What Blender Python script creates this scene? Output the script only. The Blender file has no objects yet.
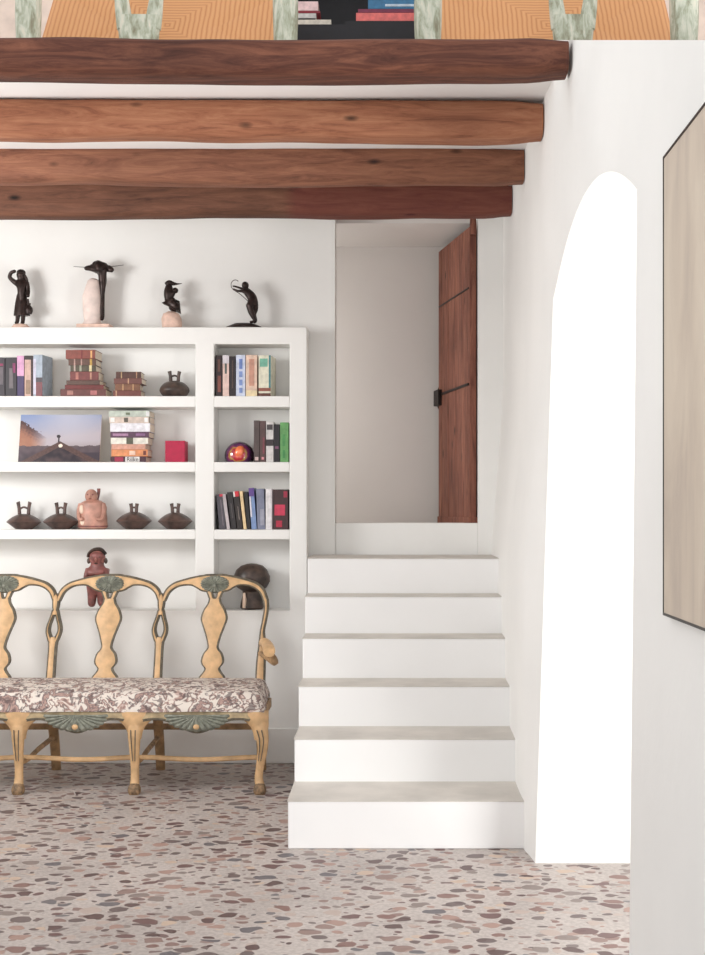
import bpy, bmesh, math, random
from mathutils import Vector, Matrix, noise, Euler
random.seed(7)
C = bpy.context.scene.collection
F = 1300.0; CX = 393.0; CY = 510.0; H = 1.44
PI = math.pi

# ------------------------------------------------------------------ helpers
def PX(px, d): return (px - CX) * d / F
def PZ(py, d): return H + (CY - py) * d / F
def lin(c):
    out = []
    for v in c[:3]:
        v /= 255.0
        out.append(v/12.92 if v <= 0.04045 else ((v+0.055)/1.055)**2.4)
    return tuple(out) + (1.0,)
def sm(t):
    t = max(0.0, min(1.0, t)); return t*t*(3-2*t)

def link(o, parent=None):
    C.objects.link(o)
    if parent: o.parent = parent
    return o
def obj(name, bm, mats, parent=None, smooth=True, bevel=0.0, sub=0, loc=None, rot=None, angle=40):
    me = bpy.data.meshes.new(name)
    bmesh.ops.recalc_face_normals(bm, faces=bm.faces)
    bm.to_mesh(me); bm.free()
    if not isinstance(mats, (list, tuple)): mats = [mats]
    for m in mats: me.materials.append(m)
    if smooth:
        for p in me.polygons: p.use_smooth = True
        try: me.set_sharp_from_angle(angle=math.radians(angle))
        except Exception: pass
    o = bpy.data.objects.new(name, me)
    if loc is not None: o.location = loc
    if rot is not None: o.rotation_euler = rot
    if bevel > 0:
        b = o.modifiers.new('bevel', 'BEVEL'); b.width = bevel; b.segments = 3; b.limit_method = 'ANGLE'
        b.angle_limit = math.radians(50)
    if sub:
        s = o.modifiers.new('sub', 'SUBSURF'); s.levels = sub; s.render_levels = sub
    return link(o, parent)
def thing(name, label, cat, loc=(0, 0, 0), group=None, rot=None):
    o = bpy.data.objects.new(name, None); o.empty_display_size = 0.1
    o.location = loc
    if rot: o.rotation_euler = rot
    return tag(link(o), label, cat, group)
def tag(o, label, cat, group=None):
    o['label'] = label; o['category'] = cat
    if group: o['group'] = group
    return o
def struct(o, label, cat):
    o['kind'] = 'structure'; o['label'] = label; o['category'] = cat
    return o

def box(bm, x0, x1, y0, y1, z0, z1, mi=0):
    vs = [bm.verts.new(p) for p in ((x0,y0,z0),(x1,y0,z0),(x1,y1,z0),(x0,y1,z0),(x0,y0,z1),(x1,y0,z1),(x1,y1,z1),(x0,y1,z1))]
    for f in ((0,3,2,1),(4,5,6,7),(0,1,5,4),(1,2,6,5),(2,3,7,6),(3,0,4,7)):
        bm.faces.new([vs[i] for i in f]).material_index = mi
    return vs
def lathe(bm, prof, n=32, c=(0,0,0), sx=1, sy=1, mi=0):
    rings = []
    for r, z in prof:
        if r < 1e-5: rings.append([bm.verts.new((c[0], c[1], c[2]+z))])
        else: rings.append([bm.verts.new((c[0]+r*sx*math.cos(2*PI*i/n), c[1]+r*sy*math.sin(2*PI*i/n), c[2]+z)) for i in range(n)])
    for a, b in zip(rings, rings[1:]):
        for i in range(n):
            j = (i+1) % n
            if len(a) == 1 and len(b) == 1: continue
            if len(a) == 1: f = bm.faces.new((a[0], b[i], b[j]))
            elif len(b) == 1: f = bm.faces.new((a[i], a[j], b[0]))
            else: f = bm.faces.new((a[i], a[j], b[j], b[i]))
            f.material_index = mi
    for r in (rings[0], rings[-1]):
        if len(r) > 2:
            bm.faces.new(r).material_index = mi
def spline(pts, k=6):
    P = [Vector(p) for p in pts]; out = []
    for i in range(len(P)-1):
        p0 = P[max(0,i-1)]; p1 = P[i]; p2 = P[i+1]; p3 = P[min(len(P)-1,i+2)]
        for j in range(k):
            t = j/k
            out.append(0.5*((2*p1)+(p2-p0)*t+(2*p0-5*p1+4*p2-p3)*t*t+(3*p1-p0-3*p2+p3)*t*t*t))
    out.append(P[-1]); return out
def tube(bm, pts, n=10, k=5, sq=1.0, mi=0, flat=1.0):
    """pts: (x,y,z,r); sq>1 squares the section"""
    S = spline([Vector((p[0],p[1],p[2],p[3])) for p in pts], k) if k > 1 else [Vector(p) for p in pts]
    rings = []
    up0 = None
    for i, s in enumerate(S):
        a = S[max(0,i-1)]; b = S[min(len(S)-1,i+1)]
        t = Vector((b[0]-a[0], b[1]-a[1], b[2]-a[2]))
        if t.length < 1e-9: t = Vector((0,0,1))
        t.normalize()
        if up0 is None: up0 = Vector((1,0,0)) if abs(t.x) < 0.8 else Vector((0,0,1))
        u = (up0 - t*up0.dot(t)).normalized(); v = t.cross(u); up0 = u
        ring = []
        for q in range(n):
            an = 2*PI*q/n + PI/n
            cx, sy = math.cos(an), math.sin(an)
            if sq > 1: m = (abs(cx)**(2*sq)+abs(sy)**(2*sq))**(-1/(2*sq)); cx *= m; sy *= m
            ring.append(bm.verts.new(Vector(s[:3]) + u*cx*s[3] + v*sy*s[3]*flat))
        rings.append(ring)
    for a, b in zip(rings, rings[1:]):
        for q in range(n):
            bm.faces.new((a[q], a[(q+1)%n], b[(q+1)%n], b[q])).material_index = mi
    bm.faces.new(rings[0]).material_index = mi; bm.faces.new(rings[-1]).material_index = mi
def ellip(bm, c, r, n=16, m=10, rot=None, mi=0):
    M = rot.to_matrix() if rot else Matrix.Identity(3)
    rings = []
    for i in range(m+1):
        a = PI*i/m
        if i in (0, m): rings.append([bm.verts.new(Vector(c)+M@Vector((0,0,r[2]*math.cos(a))))])
        else: rings.append([bm.verts.new(Vector(c)+M@Vector((r[0]*math.sin(a)*math.cos(2*PI*j/n), r[1]*math.sin(a)*math.sin(2*PI*j/n), r[2]*math.cos(a)))) for j in range(n)])
    for a, b in zip(rings, rings[1:]):
        for j in range(n):
            k = (j+1)%n
            if len(a)==1: f = bm.faces.new((a[0], b[j], b[k]))
            elif len(b)==1: f = bm.faces.new((a[j], b[0], a[k]))
            else: f = bm.faces.new((a[j], b[j], b[k], a[k]))
            f.material_index = mi
def skin(name, V, E, mat, parent, sub=2, root=0, flat=None):
    me = bpy.data.meshes.new(name)
    me.from_pydata([v[:3] for v in V], E, [])
    me.materials.append(mat)
    o = bpy.data.objects.new(name, me); link(o, parent)
    s = o.modifiers.new('skin', 'SKIN'); s.use_smooth_shade = True
    if not me.skin_vertices:
        bm = bmesh.new(); bm.from_mesh(me); bm.verts.layers.skin.verify(); bm.to_mesh(me); bm.free()
    for i, v in enumerate(V):
        r = v[3]; r2 = v[4] if len(v) > 4 else r
        me.skin_vertices[0].data[i].radius = (r*1.32, r2*1.32)
        me.skin_vertices[0].data[i].use_root = (i == root)
    b = o.modifiers.new('sub', 'SUBSURF'); b.levels = sub; b.render_levels = sub
    return o

# ------------------------------------------------------------------ materials
def newmat(name):
    m = bpy.data.materials.new(name); m.use_nodes = True
    nt = m.node_tree; b = nt.nodes['Principled BSDF']
    return m, nt, b
def ramp(nt, fac, stops, interp='LINEAR'):
    r = nt.nodes.new('ShaderNodeValToRGB'); r.color_ramp.interpolation = interp
    el = r.color_ramp.elements
    while len(el) < len(stops): el.new(0.5)
    for e, (p, c) in zip(el, stops): e.position = p; e.color = lin(c) if max(c) > 1.0 or len(c) == 3 else c
    nt.links.new(fac, r.inputs[0]); return r.outputs[0]
def coords(nt, scale=(1,1,1), kind='Object', rot=(0,0,0)):
    t = nt.nodes.new('ShaderNodeTexCoord'); mp = nt.nodes.new('ShaderNodeMapping')
    mp.inputs['Scale'].default_value = scale; mp.inputs['Rotation'].default_value = rot
    nt.links.new(t.outputs[kind], mp.inputs[0]); return mp.outputs[0]
def noisen(nt, vec, scale, detail=4, dist=0.0, rough=0.5):
    n = nt.nodes.new('ShaderNodeTexNoise'); n.inputs['Scale'].default_value = scale
    n.inputs['Detail'].default_value = detail; n.inputs['Distortion'].default_value = dist
    n.inputs['Roughness'].default_value = rough
    nt.links.new(vec, n.inputs['Vector']); return n.outputs[0]
def bump(nt, b, h, strength, dist=0.01):
    n = nt.nodes.new('ShaderNodeBump'); n.inputs['Strength'].default_value = strength; n.inputs['Distance'].default_value = dist
    nt.links.new(h, n.inputs['Height']); nt.links.new(n.outputs[0], b.inputs['Normal'])
def mixc(nt, fac, a, b, mode='MIX'):
    n = nt.nodes.new('ShaderNodeMix'); n.data_type = 'RGBA'; n.blend_type = mode
    if isinstance(fac, (int, float)): n.inputs[0].default_value = fac
    else: nt.links.new(fac, n.inputs[0])
    for v, i in ((a, 6), (b, 7)):
        if isinstance(v, tuple): n.inputs[i].default_value = lin(v)
        else: nt.links.new(v, n.inputs[i])
    return n.outputs[2]
def mathn(nt, op, a, b=None):
    n = nt.nodes.new('ShaderNodeMath'); n.operation = op
    for v, i in ((a, 0), (b, 1)):
        if v is None: continue
        if isinstance(v, (int, float)): n.inputs[i].default_value = v
        else: nt.links.new(v, n.inputs[i])
    return n.outputs[0]
def plain(name, c, rough=0.6, var=0.12, scale=30, metal=0.0, bmp=0.0, spec=None, coat=0):
    m, nt, b = newmat(name)
    v = coords(nt)
    n = noisen(nt, v, scale, 4)
    d = tuple(max(0, x*(1-var)) for x in c); u = tuple(min(255, x*(1+var)) for x in c)
    nt.links.new(ramp(nt, n, [(0.3, d), (0.7, u)]), b.inputs['Base Color'])
    b.inputs['Roughness'].default_value = rough; b.inputs['Metallic'].default_value = metal
    if coat: b.inputs['Coat Weight'].default_value = coat
    if bmp: bump(nt, b, n, bmp, 0.004)
    return m
def plaster(name, c=(240,239,236), bmp=0.25):
    m, nt, b = newmat(name)
    v = coords(nt)
    n = noisen(nt, v, 1.3, 3); n2 = noisen(nt, v, 9, 4)
    d = tuple(x*0.975 for x in c)
    nt.links.new(ramp(nt, n, [(0.35, d), (0.65, c)]), b.inputs['Base Color'])
    b.inputs['Roughness'].default_value = 0.85
    b.inputs['Specular IOR Level'].default_value = 0.2
    bump(nt, b, n2, bmp, 0.01)
    return m
def wood(name, dark, mid, light, axis='x', sc=1.0, rough=0.7, bmp=0.5, knots=True, stain=None):
    m, nt, b = newmat(name)
    s = {'x': (1.3, 11, 11), 'z': (11, 11, 1.1), 'y': (11, 1.1, 11)}[axis]
    v = coords(nt, tuple(q*sc for q in s))
    n = noisen(nt, v, 2.2, 12, 0.9, 0.72)
    col = ramp(nt, n, [(0.26, dark), (0.46, mid), (0.70, light)])
    s2 = {'x': (1.3, 3, 3), 'z': (3, 3, 1.3), 'y': (3, 1.3, 3)}[axis]
    v2 = coords(nt, tuple(q*sc for q in s2))
    blot = noisen(nt, v2, 1.5, 4, 0.3)
    col = mixc(nt, ramp(nt, blot, [(0.48, (0,0,0)), (0.70, (150,150,150))]), col, dark)
    if knots:
        vo = nt.nodes.new('ShaderNodeTexVoronoi'); vo.inputs['Scale'].default_value = 1.0
        vk = coords(nt, tuple(q*sc for q in {'x': (3.4, 8, 8), 'z': (8, 8, 3.4), 'y': (8, 3.4, 8)}[axis]))
        nt.links.new(vk, vo.inputs['Vector'])
        kf = ramp(nt, vo.outputs['Distance'], [(0.05, (255,255,255)), (0.15, (0,0,0))])
        col = mixc(nt, kf, col, tuple(q*0.45 for q in dark))
    if stain:      # a redder length of timber from x = stain[0] on
        tq = nt.nodes.new('ShaderNodeTexCoord'); sq = nt.nodes.new('ShaderNodeSeparateXYZ'); nt.links.new(tq.outputs['Object'], sq.inputs[0])
        mk = mathn(nt, 'MULTIPLY', mathn(nt, 'SUBTRACT', mathn(nt, 'ADD', sq.outputs[0], mathn(nt, 'MULTIPLY', n, 0.06)), stain[0]), 14.0)
        ck = nt.nodes.new('ShaderNodeClamp'); nt.links.new(mk, ck.inputs[0])
        col = mixc(nt, mathn(nt, 'MULTIPLY', ck.outputs[0], 0.75), col, mixc(nt, 0.5, col, stain[1]))
    nt.links.new(col, b.inputs['Base Color'])
    b.inputs['Roughness'].default_value = rough
    b.inputs['Specular IOR Level'].default_value = 0.3
    bump(nt, b, n, bmp, 0.01)
    return m

M = {}
M['plaster'] = plaster('white_plaster')
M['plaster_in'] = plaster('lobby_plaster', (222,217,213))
M['ceil'] = plaster('ceiling_plaster', (244,242,240))
M['tread'] = plain('polished_cement', (205,199,191), 0.55, 0.05, 6)
M['riser'] = plaster('riser_plaster', (242,241,240), 0.1)
M['beam1'] = wood('beam_dark', (48,25,20), (90,52,40), (132,84,64))
M['beam2'] = wood('beam_ochre', (90,52,38), (152,98,72), (184,130,98))
M['beam3'] = wood('beam_umber', (80,50,38), (134,88,68), (164,114,88))
M['beam4'] = wood('beam_grey_brown', (62,40,32), (106,70,54), (134,92,72), stain=(-0.56, (112,36,40)))
M['door'] = wood('old_red_door', (60,34,28), (122,74,60), (164,112,90), 'z', 1.2, 0.65, 0.6)
M['iron'] = plain('black_iron', (36,28,26), 0.5, 0.2, 60, 0.6, 0.3)
M['gilt'] = plain('painted_ochre_wood', (206,168,124), 0.5, 0.08, 22, 0, 0.15)
M['gilt2'] = plain('painted_ochre_wood_dark', (160,128,92), 0.55, 0.2, 22, 0, 0.15)
M['apron'] = plain('grey_ochre_apron', (176,156,122), 0.6, 0.14, 30)
M['edge'] = plain('grey_green_edging', (98,90,76), 0.6, 0.2, 40)
M['shell'] = plain('grey_green_carving', (124,126,114), 0.6, 0.18, 50, 0, 0.3)
M['foot'] = plain('worn_dark_foot', (124,100,74), 0.6, 0.3, 50)
M['bronze'] = plain('dark_bronze', (48,36,33), 0.38, 0.25, 40, 0.5, 0.4)
M['marble'] = plain('rough_marble', (226,208,200), 0.7, 0.07, 18, 0, 0.8)
M['pinkstone'] = plain('pinkish_stone', (222,190,174), 0.7, 0.08, 25, 0, 0.6)
M['blackclay'] = plain('burnished_dark_clay', (74,56,50), 0.35, 0.42, 18, 0.0, 0.3)
M['darkclay'] = plain('dark_mottled_clay', (62,50,44), 0.4, 0.45, 22, 0.0, 0.5)
M['pinkclay'] = plain('pink_clay', (178,132,116), 0.45, 0.14, 20, 0, 0.3)
M['redclay'] = plain('red_clay', (122,74,70), 0.42, 0.25, 25, 0, 0.3)
M['pages'] = plain('paper_edges', (226,212,194), 0.8, 0.06, 90)
M['cream'] = plain('cream_slip', (224,200,180), 0.5, 0.05, 30)
M['black'] = plain('black_lacquer', (24,20,20), 0.4, 0.1, 30)
M['blackframe'] = plain('black_frame', (20,18,18), 0.4, 0.1, 30)
M['darkcab'] = plain('near_black_board', (22,20,26), 0.6, 0.15, 20)
M['beige'] = plain('beige_board', (224,204,190), 0.7, 0.05, 12)

def floor_mat():
    m, nt, b = newmat('pebble_mosaic')
    t = nt.nodes.new('ShaderNodeTexCoord')
    geo = t.outputs['Object']
    # wobble the coordinates so that pebbles are irregular
    nz = nt.nodes.new('ShaderNodeTexNoise'); nz.inputs['Scale'].default_value = 8; nz.inputs['Detail'].default_value = 2
    nt.links.new(geo, nz.inputs['Vector'])
    sub = nt.nodes.new('ShaderNodeVectorMath'); sub.operation = 'SUBTRACT'; sub.inputs[1].default_value = (0.5,0.5,0.5)
    nt.links.new(nz.outputs['Color'], sub.inputs[0])
    mul = nt.nodes.new('ShaderNodeVectorMath'); mul.operation = 'SCALE'; mul.inputs['Scale'].default_value = 0.075
    nt.links.new(sub.outputs[0], mul.inputs[0])
    add = nt.nodes.new('ShaderNodeVectorMath'); add.operation = 'ADD'
    nt.links.new(geo, add.inputs[0]); nt.links.new(mul.outputs[0], add.inputs[1])
    def layer(scale, rot, sx, thr0, thr1):
        mp = nt.nodes.new('ShaderNodeMapping'); mp.inputs['Scale'].default_value = (sx, 1, 1); mp.inputs['Rotation'].default_value = (0, 0, rot)
        nt.links.new(add.outputs[0], mp.inputs[0])
        v = nt.nodes.new('ShaderNodeTexVoronoi'); v.voronoi_dimensions = '2D'; v.inputs['Scale'].default_value = scale
        v.inputs['Randomness'].default_value = 0.85
        nt.links.new(mp.outputs[0], v.inputs['Vector'])
        e = nt.nodes.new('ShaderNodeTexVoronoi'); e.voronoi_dimensions = '2D'; e.feature = 'DISTANCE_TO_EDGE'; e.inputs['Scale'].default_value = scale
        e.inputs['Randomness'].default_value = 0.85
        nt.links.new(mp.outputs[0], e.inputs['Vector'])
        sep = nt.nodes.new('ShaderNodeSeparateColor'); nt.links.new(v.outputs['Color'], sep.inputs[0])
        # pebble radius differs cell by cell
        rad = mathn(nt, 'ADD', mathn(nt, 'MULTIPLY', sep.outputs[0], thr1-thr0), thr0)
        inside = mathn(nt, 'SUBTRACT', rad, v.outputs['Distance'])
        ins2 = mathn(nt, 'MINIMUM', inside, mathn(nt, 'SUBTRACT', e.outputs['Distance'], 0.035))
        mask = mathn(nt, 'MULTIPLY', ins2, 30.0)
        cl = nt.nodes.new('ShaderNodeClamp'); nt.links.new(mask, cl.inputs[0])
        return cl.outputs[0], sep
    m1, s1 = layer(13.5, 0.6, 0.78, 0.10, 0.46)
    m2, s2 = layer(23.0, 0.9, 0.72, -0.10, 0.44)
    stops = [(0.0,(84,58,56)), (0.12,(128,94,86)), (0.24,(100,84,82)), (0.36,(164,132,120)), (0.46,(132,118,112)),
             (0.58,(104,72,70)), (0.68,(182,164,154)), (0.80,(140,114,106)), (0.88,(98,94,98)), (0.94,(196,172,152))]
    c1 = ramp(nt, s1.outputs[1], stops, 'CONSTANT')
    c2 = ramp(nt, s2.outputs[1], stops, 'CONSTANT')
    mort_n = noisen(nt, geo, 1.6, 6, 0.2, 0.6)
    mort = ramp(nt, mort_n, [(0.35,(168,158,152)), (0.6,(192,181,174))])
    fine = noisen(nt, geo, 60, 3)
    mort = mixc(nt, 0.25, mort, ramp(nt, fine, [(0.4,(146,138,134)), (0.6,(206,198,192))]))
    col = mixc(nt, mathn(nt, 'MULTIPLY', m2, 0.8), mort, c2)
    col = mixc(nt, mathn(nt, 'MULTIPLY', m1, 0.92), col, c1)
    nt.links.new(col, b.inputs['Base Color'])
    b.inputs['Roughness'].default_value = 0.42
    b.inputs['Specular IOR Level'].default_value = 0.35
    bump(nt, b, mathn(nt, 'MAXIMUM', m1, m2), 0.25, 0.004)
    return m
M['floor'] = floor_mat()

def upholstery():
    m, nt, b = newmat('floral_tapestry')
    v = coords(nt)
    n1 = noisen(nt, v, 13, 3, 0.7, 0.5)
    c = ramp(nt, n1, [(0.0,(218,208,198)), (0.39,(220,210,200)), (0.425,(116,96,92)), (0.45,(176,146,136)), (0.48,(220,210,200)),
                      (0.545,(216,206,196)), (0.57,(104,92,92)), (0.60,(180,150,140)), (0.64,(122,102,98)), (0.68,(210,200,192))])
    n2 = noisen(nt, v, 24, 2, 1.0)
    c2 = mixc(nt, ramp(nt, n2, [(0.56,(0,0,0)), (0.60,(220,220,220))]), c, (92,76,76))
    nt.links.new(c2, b.inputs['Base Color']); b.inputs['Roughness'].default_value = 0.9
    bump(nt, b, n2, 0.3, 0.003)
    return m
M['tapestry'] = upholstery()

def rush():
    m, nt, b = newmat('woven_rush')
    t = nt.nodes.new('ShaderNodeTexCoord'); sp = nt.nodes.new('ShaderNodeSeparateXYZ')
    nt.links.new(t.outputs['Object'], sp.inputs[0])
    ax = mathn(nt, 'ABSOLUTE', sp.outputs[0]); ay = mathn(nt, 'ABSOLUTE', sp.outputs[1])
    mx = mathn(nt, 'MAXIMUM', ax, ay)
    nn = noisen(nt, t.outputs['Object'], 9, 3)
    w = mathn(nt, 'SINE', mathn(nt, 'MULTIPLY', mathn(nt, 'ADD', mx, mathn(nt, 'MULTIPLY', nn, 0.012)), 300.0))
    w = mathn(nt, 'ADD', mathn(nt, 'MULTIPLY', w, 0.5), 0.5)
    c = ramp(nt, w, [(0.0,(196,132,84)), (0.15,(214,152,102)), (1.0,(224,166,114))])
    c = mixc(nt, ramp(nt, nn, [(0.35,(60,60,60)), (0.7,(0,0,0))]), c, (206,150,96))
    nt.links.new(c, b.inputs['Base Color']); b.inputs['Roughness'].default_value = 0.75
    bump(nt, b, w, 0.2, 0.003)
    return m
M['rush'] = rush()
def distressed():
    m, nt, b = newmat('distressed_green_paint')
    v = coords(nt, (10, 10, 3))
    n = noisen(nt, v, 3, 6, 0.5, 0.65)
    c = ramp(nt, n, [(0.34,(126,120,98)), (0.46,(160,164,144)), (0.56,(190,192,176)), (0.68,(210,202,184))])
    nt.links.new(c, b.inputs['Base Color']); b.inputs['Roughness'].default_value = 0.7
    bump(nt, b, n, 0.4, 0.004); return m
M['distressed'] = distressed()
def canvas():
    m, nt, b = newmat('mottled_beige_canvas')
    v = coords(nt, (1, 1.6, 0.7))
    n = noisen(nt, v, 2.2, 8, 0.8, 0.6)
    c = ramp(nt, n, [(0.3,(182,168,156)), (0.5,(200,186,170)), (0.7,(212,199,182))])
    nt.links.new(c, b.inputs['Base Color']); b.inputs['Roughness'].default_value = 0.8
    bump(nt, b, noisen(nt, v, 60, 2), 0.1, 0.002); return m
M['canvas'] = canvas()
def egg():
    m, nt, b = newmat('swirled_art_glass')
    v = coords(nt)
    n0 = noisen(nt, v, 14, 2, 1.2)
    sp = nt.nodes.new('ShaderNodeSeparateXYZ'); nt.links.new(v, sp.inputs[0])
    rx = mathn(nt, 'MULTIPLY', sp.outputs[0], 11.0); rz = mathn(nt, 'MULTIPLY', mathn(nt, 'SUBTRACT', sp.outputs[2], 0.045), 12.0)
    rr = mathn(nt, 'SQRT', mathn(nt, 'ADD', mathn(nt, 'MULTIPLY', rx, rx), mathn(nt, 'MULTIPLY', rz, rz)))
    n = mathn(nt, 'ADD', mathn(nt, 'MULTIPLY', rr, 0.62), mathn(nt, 'MULTIPLY', n0, 0.35))
    c = ramp(nt, n, [(0.24,(220,90,50)), (0.34,(190,40,44)), (0.42,(160,26,50)), (0.48,(170,130,50)), (0.54,(120,34,80)), (0.62,(84,30,84)), (0.72,(50,24,44))])
    nt.links.new(c, b.inputs['Base Color']); b.inputs['Roughness'].default_value = 0.08
    b.inputs['Coat Weight'].default_value = 1.0
    return m
M['egg'] = egg()
_cc = {}
def colour(c, rough=0.5, var=0.08):
    k = (c, rough)
    if k not in _cc: _cc[k] = plain('cover_%02x%02x%02x' % c, tuple(q*0.95 for q in c), rough, 0.08, 40)
    return _cc[k]

# ------------------------------------------------------------------ the room
bm = bmesh.new(); box(bm, -3.8, 3.4, 0.3, 9.2, -0.06, 0.0)
struct(obj('floor', bm, M['floor'], smooth=False), 'pebble mosaic floor of brown and grey stones set in pale cement', 'floor')

YB = 7.60            # back wall plane
UF = 7.40           # front plane of the built-in shelves
sU = F/UF
OX0, OX1 = PX(335, YB), PX(478, YB)
SILL = PZ(523, YB); LAND = H - 48/184.0
OTOP = H + 1.745
CEIL = H + 1.76
bm = bmesh.new()
box(bm, -3.7, OX0, YB, YB+0.2, 0, CEIL+0.02)
box(bm, OX1, 0.95, YB, YB+0.2, 0, CEIL+0.02)
box(bm, OX0-0.001, OX1+0.001, YB, YB+0.2, OTOP, CEIL+0.02)
box(bm, OX0-0.001, OX1+0.001, YB, YB+0.2, 0, LAND-0.02)
struct(obj('wall_back', bm, M['plaster'], smooth=False), 'white plaster back wall with the raised doorway', 'wall')
bm = bmesh.new(); box(bm, OX0, OX1, YB+0.025, YB+0.2, LAND-0.02, SILL)
struct(obj('trim_1', bm, M['plaster'], smooth=True, bevel=0.004), 'white plaster sill under the raised doorway', 'sill')

# lobby beyond the doorway
LB = 8.5; LT = H+1.72; LF = SILL-0.035
bm = bmesh.new()
box(bm, -1.3, 0.72, LB, LB+0.1, LF-0.1, LT+0.1)
box(bm, -1.4, -1.3, YB+0.2, LB+0.1, LF-0.1, LT+0.1)
box(bm, 0.62, 0.72, YB+0.2, LB, LF-0.1, LT+0.1)
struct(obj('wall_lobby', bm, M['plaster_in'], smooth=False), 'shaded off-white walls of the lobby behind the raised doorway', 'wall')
bm = bmesh.new(); box(bm, -1.3, 0.62, YB+0.2, LB, LF-0.1, LF)
struct(obj('floor_lobby', bm, M['tread'], smooth=False), 'cement floor of the lobby behind the doorway', 'floor')
bm = bmesh.new(); box(bm, -1.3, 0.62, YB+0.2, LB, LT, LT+0.1)
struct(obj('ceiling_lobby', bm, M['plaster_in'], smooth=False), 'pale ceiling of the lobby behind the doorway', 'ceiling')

# right wall, thick and slightly battered, with the arch
def wx(d, z):
    far = 0.554 + 0.090*sm((z-1.0)/1.3) + 0.016*sm((d-5.6)/1.4)*(1-sm((z-1.2)/1.0))
    near_pier = 0.580 + 0.032*min(z, 2.35)
    k = sm((5.55-d)/0.25); far = far*(1-k) + near_pier*k
    near = 0.632 + 0.010*z
    t = sm((5.2-d)/1.7)
    return far*(1-t) + near*t
A0, A1 = 3.49, 5.30
SPR = H+0.86; RISE = 0.222
TS = 0.3615
def ztop(d):
    if d < 2.63: return H + TS*2.63
    return min(H + TS*d, CEIL+0.06) if d > 5.27 else H + TS*d
def zarch(d):
    u = (d-(A0+A1)/2)/((A1-A0)/2); u = max(-1, min(1, u))
    return SPR + RISE*(1-u*u)
TH = 0.62
bm = bmesh.new()
def wall_seg(ds, zlo, front=True):
    for side in (0, 1):
        cols = []
        for d in ds:
            z0, z1 = zlo(d), ztop(d); N = 26
            cols.append([bm.verts.new((wx(d, z0+(z1-z0)*i/N) if side == 0 else 0.70+TH, d, z0+(z1-z0)*i/N)) for i in range(N+1)])
        for a, b in zip(cols, cols[1:]):
            for i in range(len(a)-1): bm.faces.new((a[i], b[i], b[i+1], a[i+1]))
        if side == 0: F0 = cols
        else: F1 = cols
    for a, b, c, e in zip(F0, F0[1:], F1, F1[1:]):
        bm.faces.new((a[-1], b[-1], e[-1], c[-1])); bm.faces.new((a[0], c[0], e[0], b[0]))
    for k in (0, -1):
        for i in range(len(F0[0])-1):
            bm.faces.new((F0[k][i], F0[k][i+1], F1[k][i+1], F1[k][i]))
def lsp(a, b, n): return [a+(b-a)*i/n for i in range(n+1)]
wall_seg(lsp(A1, 5.27+0.001, 1) if False else lsp(A1, YB+0.1, 24), lambda d: 0)
wall_seg([(A0+A1)/2 - (A1-A0)/2*math.cos(PI*i/48) for i in range(49)], zarch)
wall_seg(lsp(1.2, A0, 20), lambda d: 0)
bmesh.ops.remove_doubles(bm, verts=bm.verts, dist=0.0004)
struct(obj('wall_right', bm, M['plaster'], smooth=True, angle=35), 'thick white plaster side wall with an arched opening', 'wall')

# left wall with window opening (off to the left of the view)
bm = bmesh.new()
box(bm, -3.8, -3.6, 5.9, YB+0.1, 0, CEIL); box(bm, -3.8, -3.6, 0.8, 2.2, 0, CEIL)
box(bm, -3.8, -3.6, 2.2, 5.9, 0, 0.7); box(bm, -3.8, -3.6, 2.2, 5.9, 2.7, CEIL)
struct(obj('wall_left', bm, M['plaster'], smooth=False), 'white plaster left wall with a wide window opening', 'wall')

# ceiling slab over the back part
bm = bmesh.new(); box(bm, -3.8, 3.2, 5.27, YB+0.2, CEIL, CEIL+0.04)
struct(obj('ceiling', bm, M['ceil'], smooth=False), 'white plaster ceiling above the timber beams', 'ceiling')
bm = bmesh.new(); box(bm, -3.8, 3.2, 6.5, 6.6, CEIL+0.04, CEIL+1.4)
struct(obj('wall_loft', bm, M['beige'], smooth=False), 'beige wall behind the loft chairs', 'wall')

# skirting
bm = bmesh.new(); box(bm, -3.6, -0.449, UF-0.014, UF, 0, 0.20)
struct(obj('baseboard_back', bm, M['plaster'], smooth=True, bevel=0.005), 'low white plaster skirting under the shelves', 'baseboard')

# ------------------------------------------------------------------ beams
def beam(dr, depth, zl, zt, yl_shift, m, label, seed, sag=0.0):
    bm = bmesh.new(); x0, x1 = -3.6, wx(dr-0.1, H+1.68)-(0.014 if seed == 1 else 0.004)
    n = 90; k = 28; rings = []
    cy = dr-depth/2; cz = H+(zl+zt)/2; hy = depth/2; hz = (zt-zl)/2
    for i in range(n+1):
        x = x0+(x1-x0)*i/n; ring = []
        endf = 1.0-0.13*sm((i-n+3)/3.0)
        u = (x-x0)/(x1-x0)
        for j in range(k):
            a = 2*PI*j/k
            c, s = math.cos(a), math.sin(a); p = 4.0
            mm = (abs(c)**p+abs(s)**p)**(-1/p)
            w = 1+0.10*noise.noise(Vector((x*0.9+seed*7, c*0.8, s*0.8)))+0.03*noise.noise(Vector((x*5+seed*3, c*2, s*2)))
            zz = cz + s*mm*hz*w*endf + yl_shift*(1-u) + 0.012*noise.noise(Vector((x*0.8, seed*5.0, 0)))+0.007*noise.noise(Vector((x*3.1, seed*5.0, s*0.8)))
            ring.append(bm.verts.new((x, cy+c*mm*hy*w*endf, zz)))
        rings.append(ring)
    for a, b in zip(rings, rings[1:]):
        for j in range(k): bm.faces.new((a[j], a[(j+1)%k], b[(j+1)%k], b[j]))
    bm.faces.new(rings[0]); bm.faces.new(rings[-1])
    o = obj('ceiling_beam', bm, m, angle=60)
    return tag(o, label, 'beam', 'timber ceiling beams')
beam(4.90, 0.17, 1.592, 1.726, 0.010, M['beam1'], 'dark brown timber ceiling beam nearest the viewer, topmost in view', 1)
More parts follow.
